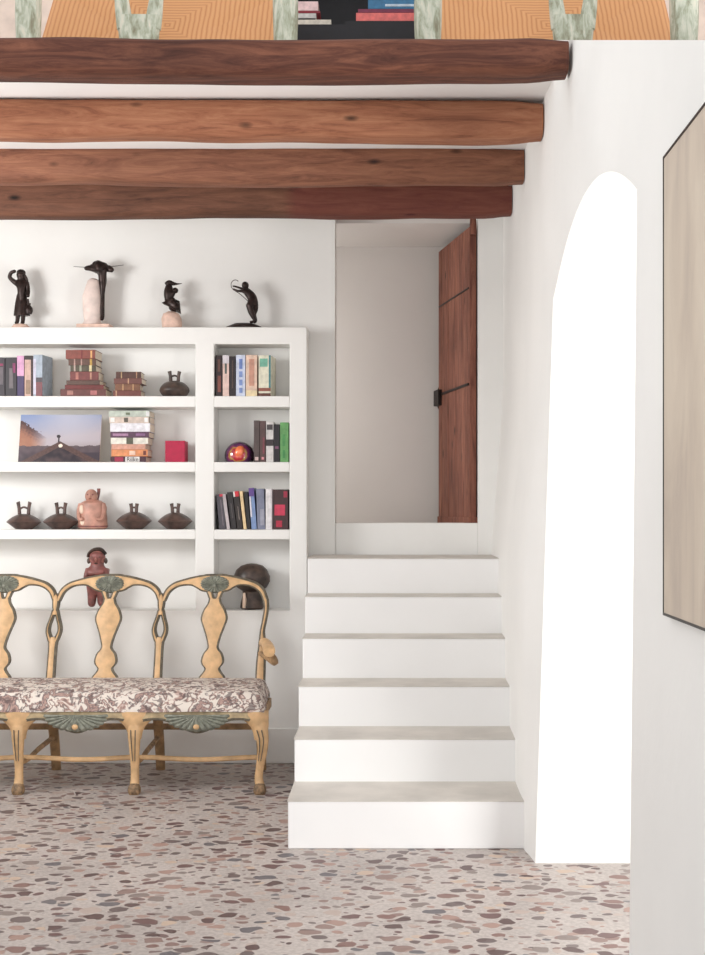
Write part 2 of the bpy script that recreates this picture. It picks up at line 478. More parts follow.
beam(5.69, 0.17, 1.590, 1.755, 0.006, M['beam2'], 'warm ochre brown timber ceiling beam with knots, second from the top', 2)
beam(6.49, 0.17, 1.597, 1.775, 0.006, M['beam3'], 'brown timber ceiling beam third from the top, just above the farthest', 3)
beam(7.14, 0.17, 1.585, 1.765, 0.0, M['beam4'], 'dull dark brown timber ceiling beam farthest back, crossing the doorway top', 4)

# ------------------------------------------------------------------ stairs
T_y = [800.8, 738.8, 686.0, 638.0, 596.2, 558.0]
S_i = [235.5, 219.8, 207.6, 198.0, 190.6, 184.0]
XL_ = [287.9, 294.4, 298.6, 302.6, 305.2, 307.6]
st = thing('staircase', 'six white plaster steps with pale grey cement treads rising to the raised doorway', 'stairs', (0.05, F/S_i[0], 0))
zb = 0.0
for i in range(6):
    zt = H-(T_y[i]-CY)/S_i[i]; d = F/S_i[i]
    dn = F/S_i[i+1] if i < 5 else YB
    xl = (XL_[i]-CX)/S_i[i]
    bm = bmesh.new()
    vs = box(bm, xl, 0.60+0.03*(i > 3), d, min(YB-0.002, dn+0.02) if i < 5 else YB-0.002, 0 if i == 0 else 0.001, zt-0.004)
    o = obj('step', bm, M['riser'], bevel=0.006); o.parent = st; o.matrix_parent_inverse = Matrix.Translation(st.location).inverted()
    bm = bmesh.new(); box(bm, xl-0.003, 0.595+0.03*(i > 3), d-0.001, dn if i < 5 else YB-0.002, zt-0.004, zt)
    t = obj('tread', bm, M['tread'], bevel=0.001); t.parent = o
    t['label'] = 'pale grey cement tread'
    zb = zt

# ------------------------------------------------------------------ built-in shelves
def UX(px): return (px-CX)/sU
def UZ(py): return H+(CY-py)/sU
sh = thing('built_in_bookcase', 'built-in white plaster bookcase with open niches along the back wall', 'bookcase', (UX(110), UF, 0))
def keep(o, par):
    o.parent = par; o.matrix_parent_inverse = Matrix.Translation(par.location).inverted(); return o
bm = bmesh.new()
L = -100
gx = [UX(L), UX(-70), UX(195.3), UX(214), UX(289.5), UX(307)]
gz = [0, UZ(610.6), UZ(344), UZ(327)]
holes = {(1, 1), (3, 1)}
vf = [[bm.verts.new((x, UF, z)) for z in gz] for x in gx]; vb = [[bm.verts.new((x, YB-0.002, z)) for z in gz] for x in gx]
for i in range(5):
    for j in range(3):
        if (i, j) in holes:
            q = [(i, j), (i+1, j), (i+1, j+1), (i, j+1)]
            for k in range(4):
                a_, c_ = q[k], q[(k+1) % 4]
                bm.faces.new((vf[a_[0]][a_[1]], vf[c_[0]][c_[1]], vb[c_[0]][c_[1]], vb[a_[0]][a_[1]]))
        else: bm.faces.new((vf[i][j], vf[i+1][j], vf[i+1][j+1], vf[i][j+1]))
for i in range(5):
    for j in (0, 3): bm.faces.new((vf[i][j], vf[i+1][j], vb[i+1][j], vb[i][j]))
for j in range(3):
    for i in (0, 5): bm.faces.new((vf[i][j], vf[i][j+1], vb[i][j+1], vb[i][j]))
for i in range(5):
    for j in range(3):
        if (i, j) not in holes: bm.faces.new((vb[i][j], vb[i][j+1], vb[i+1][j+1], vb[i+1][j]))
keep(obj('surround', bm, M['plaster'], bevel=0.006), sh)
for a, b_ in ((407.2, 396), (472, 462), (539.5, 529.6)):
    for xa, xb in ((-70, 195.3), (214, 289.5)):
        bm = bmesh.new(); box(bm, UX(xa), UX(xb), UF+0.001, YB, UZ(a), UZ(b_))
        keep(obj('shelf', bm, M['plaster'], bevel=0.005), sh)
SH = {1: UZ(396), 2: UZ(462), 3: UZ(529.6), 4: UZ(610.6)}
LEDGE = UZ(327)

# ------------------------------------------------------------------ door leaf
hx, hy = OX1-0.026, YB+0.035
ex, ey = PX(441.5, 8.40), 8.40
dt = H+1.667
ang = math.atan2(ey-hy, ex-hx); Wd = math.hypot(ex-hx, ey-hy)
dr = thing('door_2', 'old reddish-brown plank door standing open inside the raised doorway', 'door', (hx, hy, LF), rot=(0, 0, ang))
hD = dt-LF
def planks():
    bm = bmesh.new(); xs = [0, .16, .33, .52, .70, Wd]
    for a, b_ in zip(xs, xs[1:]): box(bm, a+0.002, b_-0.002, -0.02, 0.02, 0.015, hD)
    return bm
o = obj('leaf', planks(), M['door'], dr, bevel=0.004)
bm = bmesh.new(); box(bm, 0.02, Wd-0.02, 0.02, 0.028, hD*0.475, hD*0.475+0.014); box(bm, 0.02, Wd-0.02, 0.02, 0.024, hD*0.795, hD*0.795+0.01)
obj('strap', bm, M['iron'], dr)['label'] = 'thin iron strap'
bm = bmesh.new(); box(bm, 0.0, Wd, -0.028, 0.028, 0.0, 0.07)
obj('bottom_rail', bm, M['door'], dr, bevel=0.003)
bm = bmesh.new(); box(bm, Wd-0.09, Wd+0.035, -0.035, 0.045, hD*0.44, hD*0.44+0.10); tube(bm, [(Wd+0.03,0,hD*0.43,0.012),(Wd+0.05,0.02,hD*0.47,0.012),(Wd+0.03,0,hD*0.51,0.012)], 8, 4)
obj('latch', bm, M['iron'], dr, bevel=0.004)['label'] = 'black iron latch'
bm = bmesh.new(); tube(bm, [(0.0,0.0,hD-0.05,0.022),(0.0,0.0,hD+0.03,0.02),(0.01,0.0,hD+0.07,0.014)], 10, 4)
obj('pivot', bm, M['door'], dr)

# ------------------------------------------------------------------ painting on the right wall
py0, py1 = 3.01, 2.0
pz0, pz1 = PZ(615, 3.01), PZ(157, 3.01)
pr = thing('painting', 'large plain beige mottled canvas in a thin black frame on the right wall', 'painting', (0.645, (py0+py1)/2, pz0))
t = 0.006
bm = bmesh.new(); box(bm, 0.626, 0.637, py1+t, py0-t, pz0+t, pz1-t)
keep(obj('canvas', bm, M['canvas'], smooth=False), pr)
bm = bmesh.new()
box(bm, 0.6245, 0.655, py0-t, py0, pz0, pz1); box(bm, 0.6245, 0.655, py1, py1+t, pz0, pz1)
box(bm, 0.6245, 0.655, py1+t, py0-t, pz0, pz0+t); box(bm, 0.6245, 0.655, py1+t, py0-t, pz1-t, pz1)
keep(obj('frame', bm, M['blackframe'], smooth=False), pr)

# ------------------------------------------------------------------ settee
SX = -1.585; HALF = 0.935
se = thing('settee', 'antique ochre painted three-back settee with carved splats and floral seat', 'settee', (SX, 6.8, 0))
def bd(py): return 7.03 + 0.17*(680-py)/105.0
def bp(zx, zy):
    """trace of one chair back: zoom units -> metres relative to the bay centre"""
    px = 140+zx/3.82; py = 560+zy/3.82; d = bd(py)
    return Vector(((px-CX)*d/F, d, H+(CY-py)*d/F))
BC = -1.560; PITCH = 0.579
bay3 = BC+PITCH
def ribbon(bm, pts, th=0.032, off=0.0, mirror=False, band=0.16, flip=0):
    """pts: (x, z, w) in metres in the back plane; two-tone front: ochre centre, grey-green borders"""
    S = spline([Vector(p) for p in pts], 7)
    rows = []
    for i, s in enumerate(S):
        a = S[max(0,i-1)]; b_ = S[min(len(S)-1,i+1)]
        t = Vector((b_[0]-a[0], b_[1]-a[1])); t.normalize(); nrm = Vector((-t[1], t[0]))
        hw = s[2]/2; inner = max(0.0, hw-0.0095)
        row = []
        for f, dy in ((-1,1),(-1,0.25),(-inner/hw,0),(0,-0.1),(inner/hw,0),(1,0.25),(1,1)):
            x = s[0]+nrm[0]*hw*f; z = s[1]+nrm[1]*hw*f
            y = 7.03 + 0.17*(z-0.52)/0.565
            row.append(bm.verts.new((x+off, y+dy*th-th/2, z+0.015)))
        rows.append(row)
    for a, b_ in zip(rows, rows[1:]):
        for j in range(7):
            k = (j+1) % 7
            f = bm.faces.new((a[j], a[k], b_[k], b_[j]))
            f.material_index = 1 if j in (0, 1, 4, 5) else 0
    for r in (rows[0], rows[-1]): bm.faces.new(r).material_index = 1
def tr(pts):   # traced zoom px + width -> (dx from bay centre of bay 3, z, w)
    out = []
    for zx, zy, w in pts:
        p = bp(zx, zy); out.append((p.x, p.z, w/3.82*bd(560+zy/3.82)/F))
    return out
cx3 = bp(285, 95).x
def sym(pts):  # re-centre on bay centre
    return [(x-cx3, z, w) for x, z, w in pts]
rail_half = sym(tr([(289,98,68),(325,98,66),(350,94,50),(375,92,34),(410,97,25),(440,108,24),(464,130,23),(478,165,21)]))
outer = sym(tr([(478,160,21),(480,195,20),(473,240,19),(465,280,19),(464,318,26),(462,345,28),(459,400,36),(456,480,38)]))
splat = sym(tr([(286,158,46),(286,176,54),(286,203,86),(285,234,102),(284,265,84),(281,300,60),(280,335,43),(279,350,47),(278,368,74),(278,392,88),(277,408,82),(277,424,60),(277,438,70),(277,458,100),(277,472,104)]))
cxs = splat[3][0]
splat = [(x*0.15, z, w) for x, z, w in splat]
rail_half = [(x, z, w) for x, z, w in rail_half]
hp = PITCH/2
# rescale so that the half-rail ends exactly on the shared post
xe = rail_half[-1][0]; kx = (hp-0.008)/xe
rail_half_in = [(x*kx, z, w) for x, z, w in rail_half]
zneck = rail_half[-1][1]
def fan(bm, cx, cy, cz, a, b_, t0, t1, nr):
    # ribbed oval relief: radial flutes in a shallow dome
    n = nr*6; m = 7; full = abs(t1-t0-2*PI) < 1e-6; rings = []
    for i in range(m+1):
        f = i/m; ring = []
        for j in range(n if full else n+1):
            t = t0+(t1-t0)*j/n
            rib = abs(math.sin(nr*PI*j/n))
            sc = 1+0.06*rib*f
            ring.append(bm.verts.new((cx+a*f*sc*math.cos(t), cy-0.010*(1-f*f)-0.006*rib*min(1, f*2)*(1 if i < m else 0)+(0.012 if i == m else 0), cz+b_*f*sc*math.sin(t))))
        rings.append(ring)
    for p, q in zip(rings, rings[1:]):
        L_ = len(p)
        for j in range(L_ if full else L_-1):
            k = (j+1) % L_
            if p is rings[0] and False: continue
            bm.faces.new((p[j], p[k], q[k], q[j]))
    bmesh.ops.remove_doubles(bm, verts=rings[0], dist=0.0005)
for b_i in range(3):
    off = BC+PITCH*(b_i-1)
    full = [(-x, z, w) for x, z, w in reversed(rail_half_in)] + rail_half_in[1:]
    bm = bmesh.new(); ribbon(bm, full, 0.034, off)
    obj('top_rail', bm, [M['gilt'], M['edge']], None); o = C.objects[-1] if False else bpy.context.scene.collection.objects[-1]
    keep(o, se)
    # carved shell crest
    zc = bp(289,120).z; ZU = 0.015; bm2 = bmesh.new()
    yc = 7.03+0.17*(zc-0.52)/0.565
    fan(bm2, off, yc-0.016, zc+0.024+ZU, 0.080, 0.046, 0, 2*PI, 22)
    ellip(bm2, (off, yc-0.029, zc+0.018+ZU), (0.012, 0.007, 0.010), 10, 6)
    s_ = obj('shell_carving', bm2, M['shell']); s_.parent = o; s_['label'] = 'grey-green carved shell'
    # splat
    bm = bmesh.new(); ribbon(bm, splat, 0.026, off)
    ztop_s = splat[0][1]
    for sg in (-1, 1):
        ribbon(bm, [(sg*0.046, zc+0.012, 0.036), (sg*0.030, zc-0.016, 0.034), (sg*0.020, zc-0.045, 0.030), (sg*0.010, ztop_s-0.008, 0.030)], 0.024, off)
    keep(obj('splat', bm, [M['gilt'], M['edge']]), se)
def post(off, kind):
    bm = bmesh.new()
    Z = lambda y: bp(65, y).z
    if kind == 0:
        ribbon(bm, [(-0.012, Z(140), 0.016), (-0.004, Z(170), 0.020), (0, Z(190), 0.028), (0, Z(218), 0.036)], 0.036, off)
        ribbon(bm, [(0.012, Z(140), 0.016), (0.004, Z(170), 0.020)], 0.036, off); ribbon(bm, [(0, Z(138), 0.016), (0, Z(150), 0.036), (0, Z(168), 0.040), (0, Z(195), 0.034)], 0.040, off)
        for sg in (-1, 1):
            ribbon(bm, [(sg*0.007, Z(205), 0.024), (sg*0.019, Z(235), 0.022), (sg*0.030, Z(262), 0.023), (sg*0.031, Z(285), 0.025), (sg*0.018, Z(312), 0.028), (sg*0.006, Z(330), 0.026)], 0.034, off)
        ribbon(bm, [(0, Z(304), 0.040), (0, Z(325), 0.050), (0, Z(345), 0.046), (0, Z(400), 0.046), (0, Z(475), 0.048)], 0.036, off)
    else:
        pts = [(kind*(x-xe*1.0)*1.0, z, w) for x, z, w in outer]
        ribbon(bm, pts, 0.036, off)
    keep(obj('back_post', bm, [M['gilt'], M['edge']]), se)
for k in (-0.5, 0.5): post(BC+PITCH*k-0.003, 0)
post(BC+PITCH*1.5-0.008, 1); post(BC-PITCH*1.5+0.008, -1)
# cushion
bm = bmesh.new()
nx, ny = 72, 14; top = []
for i in range(nx+1):
    u = i/nx; x = -HALF+2*HALF*u; col = []
    for j in range(ny+1):
        v = j/ny
        fy = 6.575 - 0.012*math.cos(6*PI*u) ; y = fy + (7.06-fy)*v
        ed = min(1.0, min(u, 1-u)*2*HALF/0.05); ev = min(1.0, v*0.48/0.05, (1-v)*0.48/0.05+0.3)
        r = math.sqrt(max(0, 1-(1-min(ed,ev))**2))
        z = 0.424 + 0.082*r + 0.026*v + 0.018*math.sin(PI*v)*math.sin(PI*u)**0.3
        xx = SX+x*(1-0.02*v)
        col.append(bm.verts.new((xx, y, z)))
    top.append(col)
for a, b_ in zip(top, top[1:]):
    for j in range(ny): bm.faces.new((a[j], b_[j], b_[j+1], a[j+1]))
bot = [[bm.verts.new((c.co.x, c.co.y, 0.418)) for c in (col[0], col[-1])] for col in top]
for i in range(nx):
    bm.faces.new((top[i][0], bot[i][0], bot[i+1][0], top[i+1][0])); bm.faces.new((top[i][-1], top[i+1][-1], bot[i+1][1], bot[i][1]))
    bm.faces.new((bot[i][0], bot[i][1], bot[i+1][1], bot[i+1][0]))
keep(obj('seat', bm, M['tapestry'], angle=70), se)
# seat frame
bm = bmesh.new(); box(bm, SX-HALF+0.01, SX+HALF-0.01, 6.62, 7.07, 0.37, 0.420)
keep(obj('seat_frame', bm, M['gilt2'], bevel=0.004), se)
FX = [-2.49, -1.900, -1.311, -0.675]; FX[0] = 2*SX-FX[3]+0.0
RX = [-2.44, -1.868, -1.289, -0.728]
# apron pieces with carved shell
for k in range(3):
    xa, xb = FX[k], FX[k+1]; w = xb-xa; n = 40; bm = bmesh.new(); rows = []
    for i in range(n+1):
        u = i/n; x = xa+w*u
        c = abs(u-0.5)*2
        zb_ = 0.306+0.069*sm(c/0.62) - 0.012*sm((c-0.7)/0.3)
        y = 6.585-0.012*math.cos(2*PI*u)
        rows.append([bm.verts.new(p) for p in ((x, y, 0.415), (x, y-0.006, zb_+0.014), (x, y, zb_), (x, y+0.03, zb_), (x, y+0.03, 0.415))])
    for a, b_ in zip(rows, rows[1:]):
        for j in range(5):
            f = bm.faces.new((a[j], a[(j+1)%5], b_[(j+1)%5], b_[j])); f.material_index = 1 if j in (1, 2) else 0
    bm.faces.new(rows[0]); bm.faces.new(rows[-1])
    ap = keep(obj('apron', bm, [M['apron'], M['edge']]), se)
    bm2 = bmesh.new(); xm = (xa+xb)/2
    fan(bm2, xm, 6.570, 0.406, 0.160, 0.086, PI, 2*PI, 13)
    s_ = obj('shell_carving', bm2, M['shell']); s_.parent = ap; s_['label'] = 'grey-green carved shell'
    bm3 = bmesh.new(); ellip(bm3, (xm, 6.560, 0.345), (0.016, 0.008, 0.014), 12, 8)
    r_ = obj('rosette', bm3, M['gilt']); r_.parent = ap
for k, x in enumerate(FX):
    sx_ = 0.012*(1 if k == 3 else -1 if k == 0 else 0)
    y = 6.60; bm = bmesh.new()
    # broad shaped knee
    prof = [(0.100, 0.420), (0.106, 0.400), (0.094, 0.378), (0.070, 0.360), (0.050, 0.340), (0.037, 0.312), (0.030, 0.275)]
    rows = []
    for hw, z in prof:
        l = hw if k != 0 else min(hw, 0.045); r = hw if k != 3 else min(hw, 0.042); yo = 0.0
        rows.append([bm.verts.new(p) for p in ((x-l, y+0.02, z), (x-l*0.92, y-0.012, z), (x-l*0.4, y-0.034, z), (x, y-0.040, z), (x+r*0.4, y-0.034, z), (x+r*0.92, y-0.012, z), (x+r, y+0.02, z))])
    for a, b_ in zip(rows, rows[1:]):
        for j in range(6): bm.faces.new((a[j], b_[j], b_[j+1], a[j+1]))
        bm.faces.new((a[6], b_[6], b_[0], a[0]))
    bm.faces.new(rows[0]); bm.faces.new(rows[-1])
    tube(bm, [(x, y-0.004, 0.36, 0.034), (x+sx_, y-0.012, 0.30, 0.032), (x+sx_*1.2, y-0.008, 0.23, 0.026), (x, y+0.004, 0.14, 0.021), (x-sx_*0.6, y+0.004, 0.08, 0.021), (x, y-0.004, 0.045, 0.024)], 12, 5, 1.5)
    lg = keep(obj('leg', bm, M['gilt'], angle=60), se)
    bm = bmesh.new()
    tube(bm, [(x, y-0.004, 0.052, 0.022), (x, y-0.008, 0.034, 0.031), (x, y-0.012, 0.014, 0.032), (x, y-0.012, 0.0, 0.026)], 12, 4, 1.4)
    f_ = obj('foot', bm, M['foot']); f_.parent = lg; f_['label'] = 'worn dark scroll foot'
    bm = bmesh.new()
    for sg in (-1, 1):
        tube(bm, [(x+sg*0.012, y-0.046, 0.33, 0.003), (x+sg*0.010+sx_, y-0.043, 0.27, 0.003), (x+sg*0.006, y-0.026, 0.17, 0.002)], 6, 4)
    g_ = obj('groove', bm, M['edge']); g_.parent = lg
for k, x in enumerate(RX):
    bm = bmesh.new()
    tube(bm, [(x, 7.215, 0.0, 0.024), (x, 7.18, 0.15, 0.025), (x, 7.09, 0.38, 0.026), (x, 7.03, 0.5, 0.024)], 8, 4, 3)
    keep(obj('leg', bm, M['gilt2'], angle=50), se)
for k in range(4):
    bm = bmesh.new(); xa, xb = FX[k], RX[k]
    tube(bm, [(xa, 6.60, 0.155, 0.014), (xa*0.7+xb*0.3, 6.74, 0.15, 0.013), (xa*0.4+xb*0.6, 6.9, 0.172, 0.013), (xb, 7.17, 0.19, 0.014)], 8, 5, 1.6)
    keep(obj('stretcher', bm, M['gilt2']), se)
for k in range(3):
    bm = bmesh.new(); xa, xb = FX[k]*0.8+RX[k]*0.2, FX[k+1]*0.8+RX[k+1]*0.2
    tube(bm, [(xa+(xb-xa)*i/8, 6.70, 0.160+0.006*math.cos(2*PI*i/8), 0.0125) for i in range(9)], 8, 3, 1.6)
    keep(obj('stretcher', bm, M['gilt']), se)
    bm = bmesh.new(); box(bm, RX[k], RX[k+1], 7.125, 7.15, 0.235, 0.268)
    keep(obj('back_rail', bm, M['gilt2'], bevel=0.005), se)
for sg in (1, -1):
    X = lambda x: SX+sg*(x-SX)
    bm = bmesh.new()
    tube(bm, [(X(-0.705), 7.07, 0.715, 0.024), (X(-0.690), 6.98, 0.730, 0.027), (X(-0.662), 6.86, 0.724, 0.029), (X(-0.645), 6.76, 0.710, 0.033), (X(-0.640), 6.72, 0.702, 0.027)], 14, 5, 1.2, 0, 0.85)
    ar = keep(obj('arm', bm, M['gilt']), se)
    bm = bmesh.new()
    tube(bm, [(X(-0.640), 6.80, 0.690, 0.014), (X(-0.618), 6.76, 0.662, 0.018), (X(-0.622), 6.80, 0.645, 0.018), (X(-0.665), 6.90, 0.655, 0.015), (X(-0.715), 7.03, 0.665, 0.014)], 10, 5, 1.5)
    a2 = obj('arm_support', bm, M['gilt2']); a2.parent = ar

# ------------------------------------------------------------------ books
BOOKD = 0.15
def book(x, y, z, t, h, c, label, group, bands=(), lean=0.0, turn=0.0, depth=BOOKD, flat=False, pages=True, name='book'):
    """spine faces the viewer; x = left edge, z = shelf level. flat: t is the spine height, h the spine length"""
    e = thing(name, label, 'book', (x, y, z), group)
    # local frame: a runs along the thickness, b along the height
    cm = colour(c)
    def bx(bm, a0, a1, y0, y1, b0, b1):
        if flat: box(bm, b0, b1, y0, y1, a0, a1)
        else: box(bm, a0, a1, y0, y1, b0, b1)
    bm = bmesh.new(); q = 0.0025
    bx(bm, 0, q, 0, depth, 0, h); bx(bm, t-q, t, 0, depth, 0, h); bx(bm, 0, t, -0.003, 0.001, 0, h)
    obj('cover', bm, cm, e, bevel=0.001)
    bm = bmesh.new(); bx(bm, q, t-q, 0.001, depth-0.005, 0.003, h-0.003)
    obj('pages', bm, M['pages'], e, smooth=False)
    for a0, a1, b0, b1, bc in bands:
        bm = bmesh.new(); bx(bm, t*a0, t*a1, -0.0045, -0.002, h*b0, h*b1)
        obj('spine_band', bm, colour(bc), e, smooth=False)
    e.rotation_euler = (0, lean, turn)
    return e
def standing(row, gid, items, y=UF+0.018):
    for it in items:
        x0, x1, ty, c, label = it[:5]; bands = it[5] if len(it) > 5 else (); kw = it[6] if len(it) > 6 else {}
        s = F/y; X0 = (x0-CX)/s; X1 = (x1-CX)/s; ht = H+(CY-ty)/s-SH[row]
        book(X0+0.0005, y, SH[row]+0.0005, X1-X0-0.001, ht, c, label, gid, bands, **kw)
G = 'books standing in the upper left niche'
standing(1, G, [
 (-13,-3.5,358,(40,34,44),'black book left of all others on the top shelf, cut by the photo edge'),
 (-3,5,357.5,(44,34,44),'dark plum book second on the top shelf with grey lettering band', [(0.3,0.8,0.3,0.75,(96,86,92)),(0.2,0.8,0.78,0.84,(140,30,80))]),
 (5.4,16.8,357.5,(36,30,38),'thick black book with grey and magenta spine marks on the top shelf', [(0.35,0.7,0.2,0.72,(104,96,100)),(0.65,0.9,0.6,0.85,(130,40,90))]),
 (17.2,24.2,356,(62,48,92),'book with a pink upper and violet lower spine on the top shelf', [(0.0,1.0,0.5,1.0,(214,160,196))]),
 (24.6,33,355.8,(205,170,158),'salmon beige book with a black cap band on the top shelf', [(0,1,0.9,1,(40,28,28)),(0.78,1,0,0.9,(48,24,28)),(0.15,0.7,0.05,0.4,(150,124,104))]),
 (33.4,43,355,(160,172,186),'grey-blue thick book with a dark red foot, right end of the top left row', [(0.3,1,0,0.34,(112,52,60)),(0,0.3,0.05,0.9,(200,196,214)),(0.3,1,0.34,0.45,(60,50,60))], {'turn': -0.12}),
])
G = 'books standing in the upper right niche'
standing(1, G, [
 (215.8,222.2,355.5,(44,28,30),'black book with reddish marks at the left end of the upper right niche', [(0.3,0.8,0.1,0.5,(130,72,62)),(0.3,0.7,0.6,0.9,(96,60,52))]),
 (222.6,229.2,355.5,(226,196,186),'pale pink slim book in the upper right niche', [(0.35,0.65,0.55,0.8,(90,96,92)),(0,1,0.8,1,(214,208,214))]),
 (229.6,235.6,356.5,(38,30,34),'slim plain black book between pale pink and light blue ones', [(0.4,0.6,0.2,0.9,(84,66,60))]),
 (236,245.4,355,(206,214,234),'light blue book with blue vertical lettering marks', [(0.35,0.7,0.08,0.2,(128,150,204)),(0.35,0.7,0.26,0.40,(128,150,204)),(0.35,0.7,0.46,0.6,(128,150,204)),(0.35,0.7,0.66,0.9,(112,136,196))]),
 (245.8,257.2,355,(230,200,180),'peach coloured wide book right of the light blue one', [(0.3,0.75,0.25,0.9,(204,152,132)),(0.0,1,0,0.14,(236,216,176))]),
 (258.6,271,355.5,(226,222,200),'cream book with green top and brown foot ending the upper right row', [(0.1,0.75,0.72,0.92,(120,184,160)),(0.0,1.0,0.0,0.07,(96,54,44)),(0.0,1.0,0.12,0.2,(150,88,72)),(0.85,1,0.2,1,(70,130,136))], {'turn': -0.10}),
])
G = 'books standing in the middle right niche'
standing(2, G, [
 (253.8,259.6,420.5,(84,70,68),'grey-brown book beside the coloured glass ornament', [(0.2,0.8,0.04,0.12,(206,180,176))], {'lean': -0.0}),
 (259.9,265.7,421,(92,68,66),'brown book with a rose mark, second in the middle right niche', [(0.3,0.7,0.06,0.12,(226,150,156)),(0.5,0.8,0.2,0.6,(130,66,76))]),
 (266.1,273.6,421.8,(214,210,208),'white and black banded book in the middle right niche', [(0,1,0.4,0.56,(60,50,54)),(0.1,0.9,0.8,0.93,(70,64,66))]),
 (273.9,279.8,424.5,(34,28,34),'black book next to the bright green one', [(0.2,0.8,0.35,0.42,(130,80,110))]),
 (280.1,288.6,422.5,(104,162,98),'bright green book at the right end of the middle niche', [(0.3,0.6,0.1,0.3,(70,140,80)),(0.3,0.6,0.4,0.7,(80,150,86))]),
])
G = 'books leaning in the lower right niche'
le = 0.0
standing(3, G, [
 (219.6,226.2,494.5,(78,74,82),'dark grey leaning book with a red top corner, left end of the lower right niche', [(0.5,1,0.93,1,(206,60,80)),(0.55,0.7,0.1,0.85,(120,110,118))], {'lean': -0.10}),
 (226.8,230.2,494,(196,186,188),'thin pale leaning book, second from the left end of its niche', (), {'lean': -0.13}),
 (231.4,236.8,492.2,(42,36,38),'black leaning book left of the red-capped one', [(0.4,0.6,0.3,0.7,(90,84,86))], {'lean': -0.12}),
 (237.3,243.0,491.5,(44,36,34),'black leaning book with a red and white cap', [(0.3,1,0.86,1,(204,46,60)),(0,0.3,0.86,1,(230,226,222)),(0.5,0.62,0.25,0.6,(150,136,130))], {'lean': -0.115}),
 (243.6,246.8,491.2,(234,206,160),'thin cream yellow leaning book', (), {'lean': -0.11}),
 (247.4,250.9,492,(34,32,34),'thin black book between cream yellow and blue ones', (), {'lean': -0.09}),
 (251.6,257.0,488.2,(128,152,196),'light blue leaning book with a purple cap', [(0,1,0.8,1,(96,68,140)),(0,0.3,0.3,0.8,(226,222,230))], {'lean': -0.075}),
 (257.5,265.4,489,(126,130,152),'wide slate blue book beside the white one', [(0.4,0.9,0.1,0.5,(164,164,180))], {'lean': -0.035}),
 (265.6,272.4,489,(232,228,230),'plain white upright book in the lower right niche', [(0.8,1,0,1,(206,196,200))], {'lean': -0.0}),
 (273.0,288.2,489.5,(66,42,44),'thick dark book with crimson flower patches at the right end of its niche', [(0.1,0.8,0.35,0.62,(206,58,88)),(0.2,0.6,0.06,0.22,(186,44,72)),(0.7,0.95,0.8,0.95,(160,40,66))]),
])
def stack(x_items, row, gid, y=UF+0.02, pages=True, depth=0.16):
    s = F/y
    for x0, x1, yb, yt, c, label, bands, turn in x_items:
        z0 = H+(CY-yb)/s; z1 = H+(CY-yt)/s
        base = H+(CY-x_items[0][2])/s
        z0 += SH[row]-base+0.0002; z1 += SH[row]-base
        book((x0-CX)/s, y, z0, z1-z0-0.0003, (x1-x0)/s, c, label, gid, bands, turn=turn, flat=True, depth=depth)
G = 'old leather books stacked on the top shelf'
stack([
 (60.5,106,396,388.8,(104,58,54),'wide oxblood leather book at the bottom of the tall old stack', [(0.2,0.8,0.15,0.28,(170,120,110)),(0.2,0.8,0.66,0.8,(180,110,110))], 0.0),
 (65.0,103.5,388.8,384.6,(112,48,46),'red-brown leather book second from the bottom of the tall stack', (), 0.02),
 (66.5,100,384.6,380.0,(88,62,52),'dark brown leather book third from the bottom of the tall stack', (), -0.02),
 (70,98.5,380.0,371.2,(122,66,64),'faded red leather book in the middle of the tall old stack', [(0.1,0.9,0.2,0.3,(180,120,108)),(0.1,0.9,0.7,0.76,(190,140,120))], 0.03),
 (70.5,96,371.2,365.0,(82,74,58),'olive old book with gilt bands fourth from the top of its stack', [(0,1,0.14,0.2,(180,160,150)),(0,1,0.36,0.44,(160,160,140)),(0,1,0.74,0.84,(222,206,160))], 0.0),
 (68.5,96,365.0,358.6,(98,70,60),'worn brown book under the red leather volume on top', [(0,1,0.2,0.25,(176,140,130)),(0,1,0.45,0.5,(176,140,130)),(0,1,0.78,0.86,(200,160,80))], 0.02),
 (65.8,95.5,358.6,349.6,(134,68,56),'red leather book with gilt band on top of the tall old stack', [(0.1,0.9,0.84,0.9,(222,170,110)),(0,1,0.52,0.56,(120,40,44))], -0.03),
], 1, G)
G = 'old leather books in the low stack'
stack([
 (113,141,396,390.2,(112,62,54),'brown leather book at the bottom of the low old stack', [(0,1,0.1,0.14,(190,150,120))], 0.0),
 (115,140,390.2,383.6,(128,88,66),'tan leather book second from the bottom of the low stack', [(0,1,0.3,0.34,(200,160,120)),(0,1,0.7,0.74,(200,160,120))], 0.05),
 (114,142,383.6,378.0,(110,66,58),'dull red leather book third from the bottom of the low stack', [(0,1,0.5,0.54,(190,150,120))], -0.03),
 (116,141,378.0,371.4,(86,56,48),'dark brown leather book on top of the low old stack', [(0,1,0.2,0.24,(190,160,120)),(0,1,0.8,0.84,(180,140,110))], 0.04),
], 1, G, depth=0.13)
G = 'paperbacks stacked on the middle shelf'
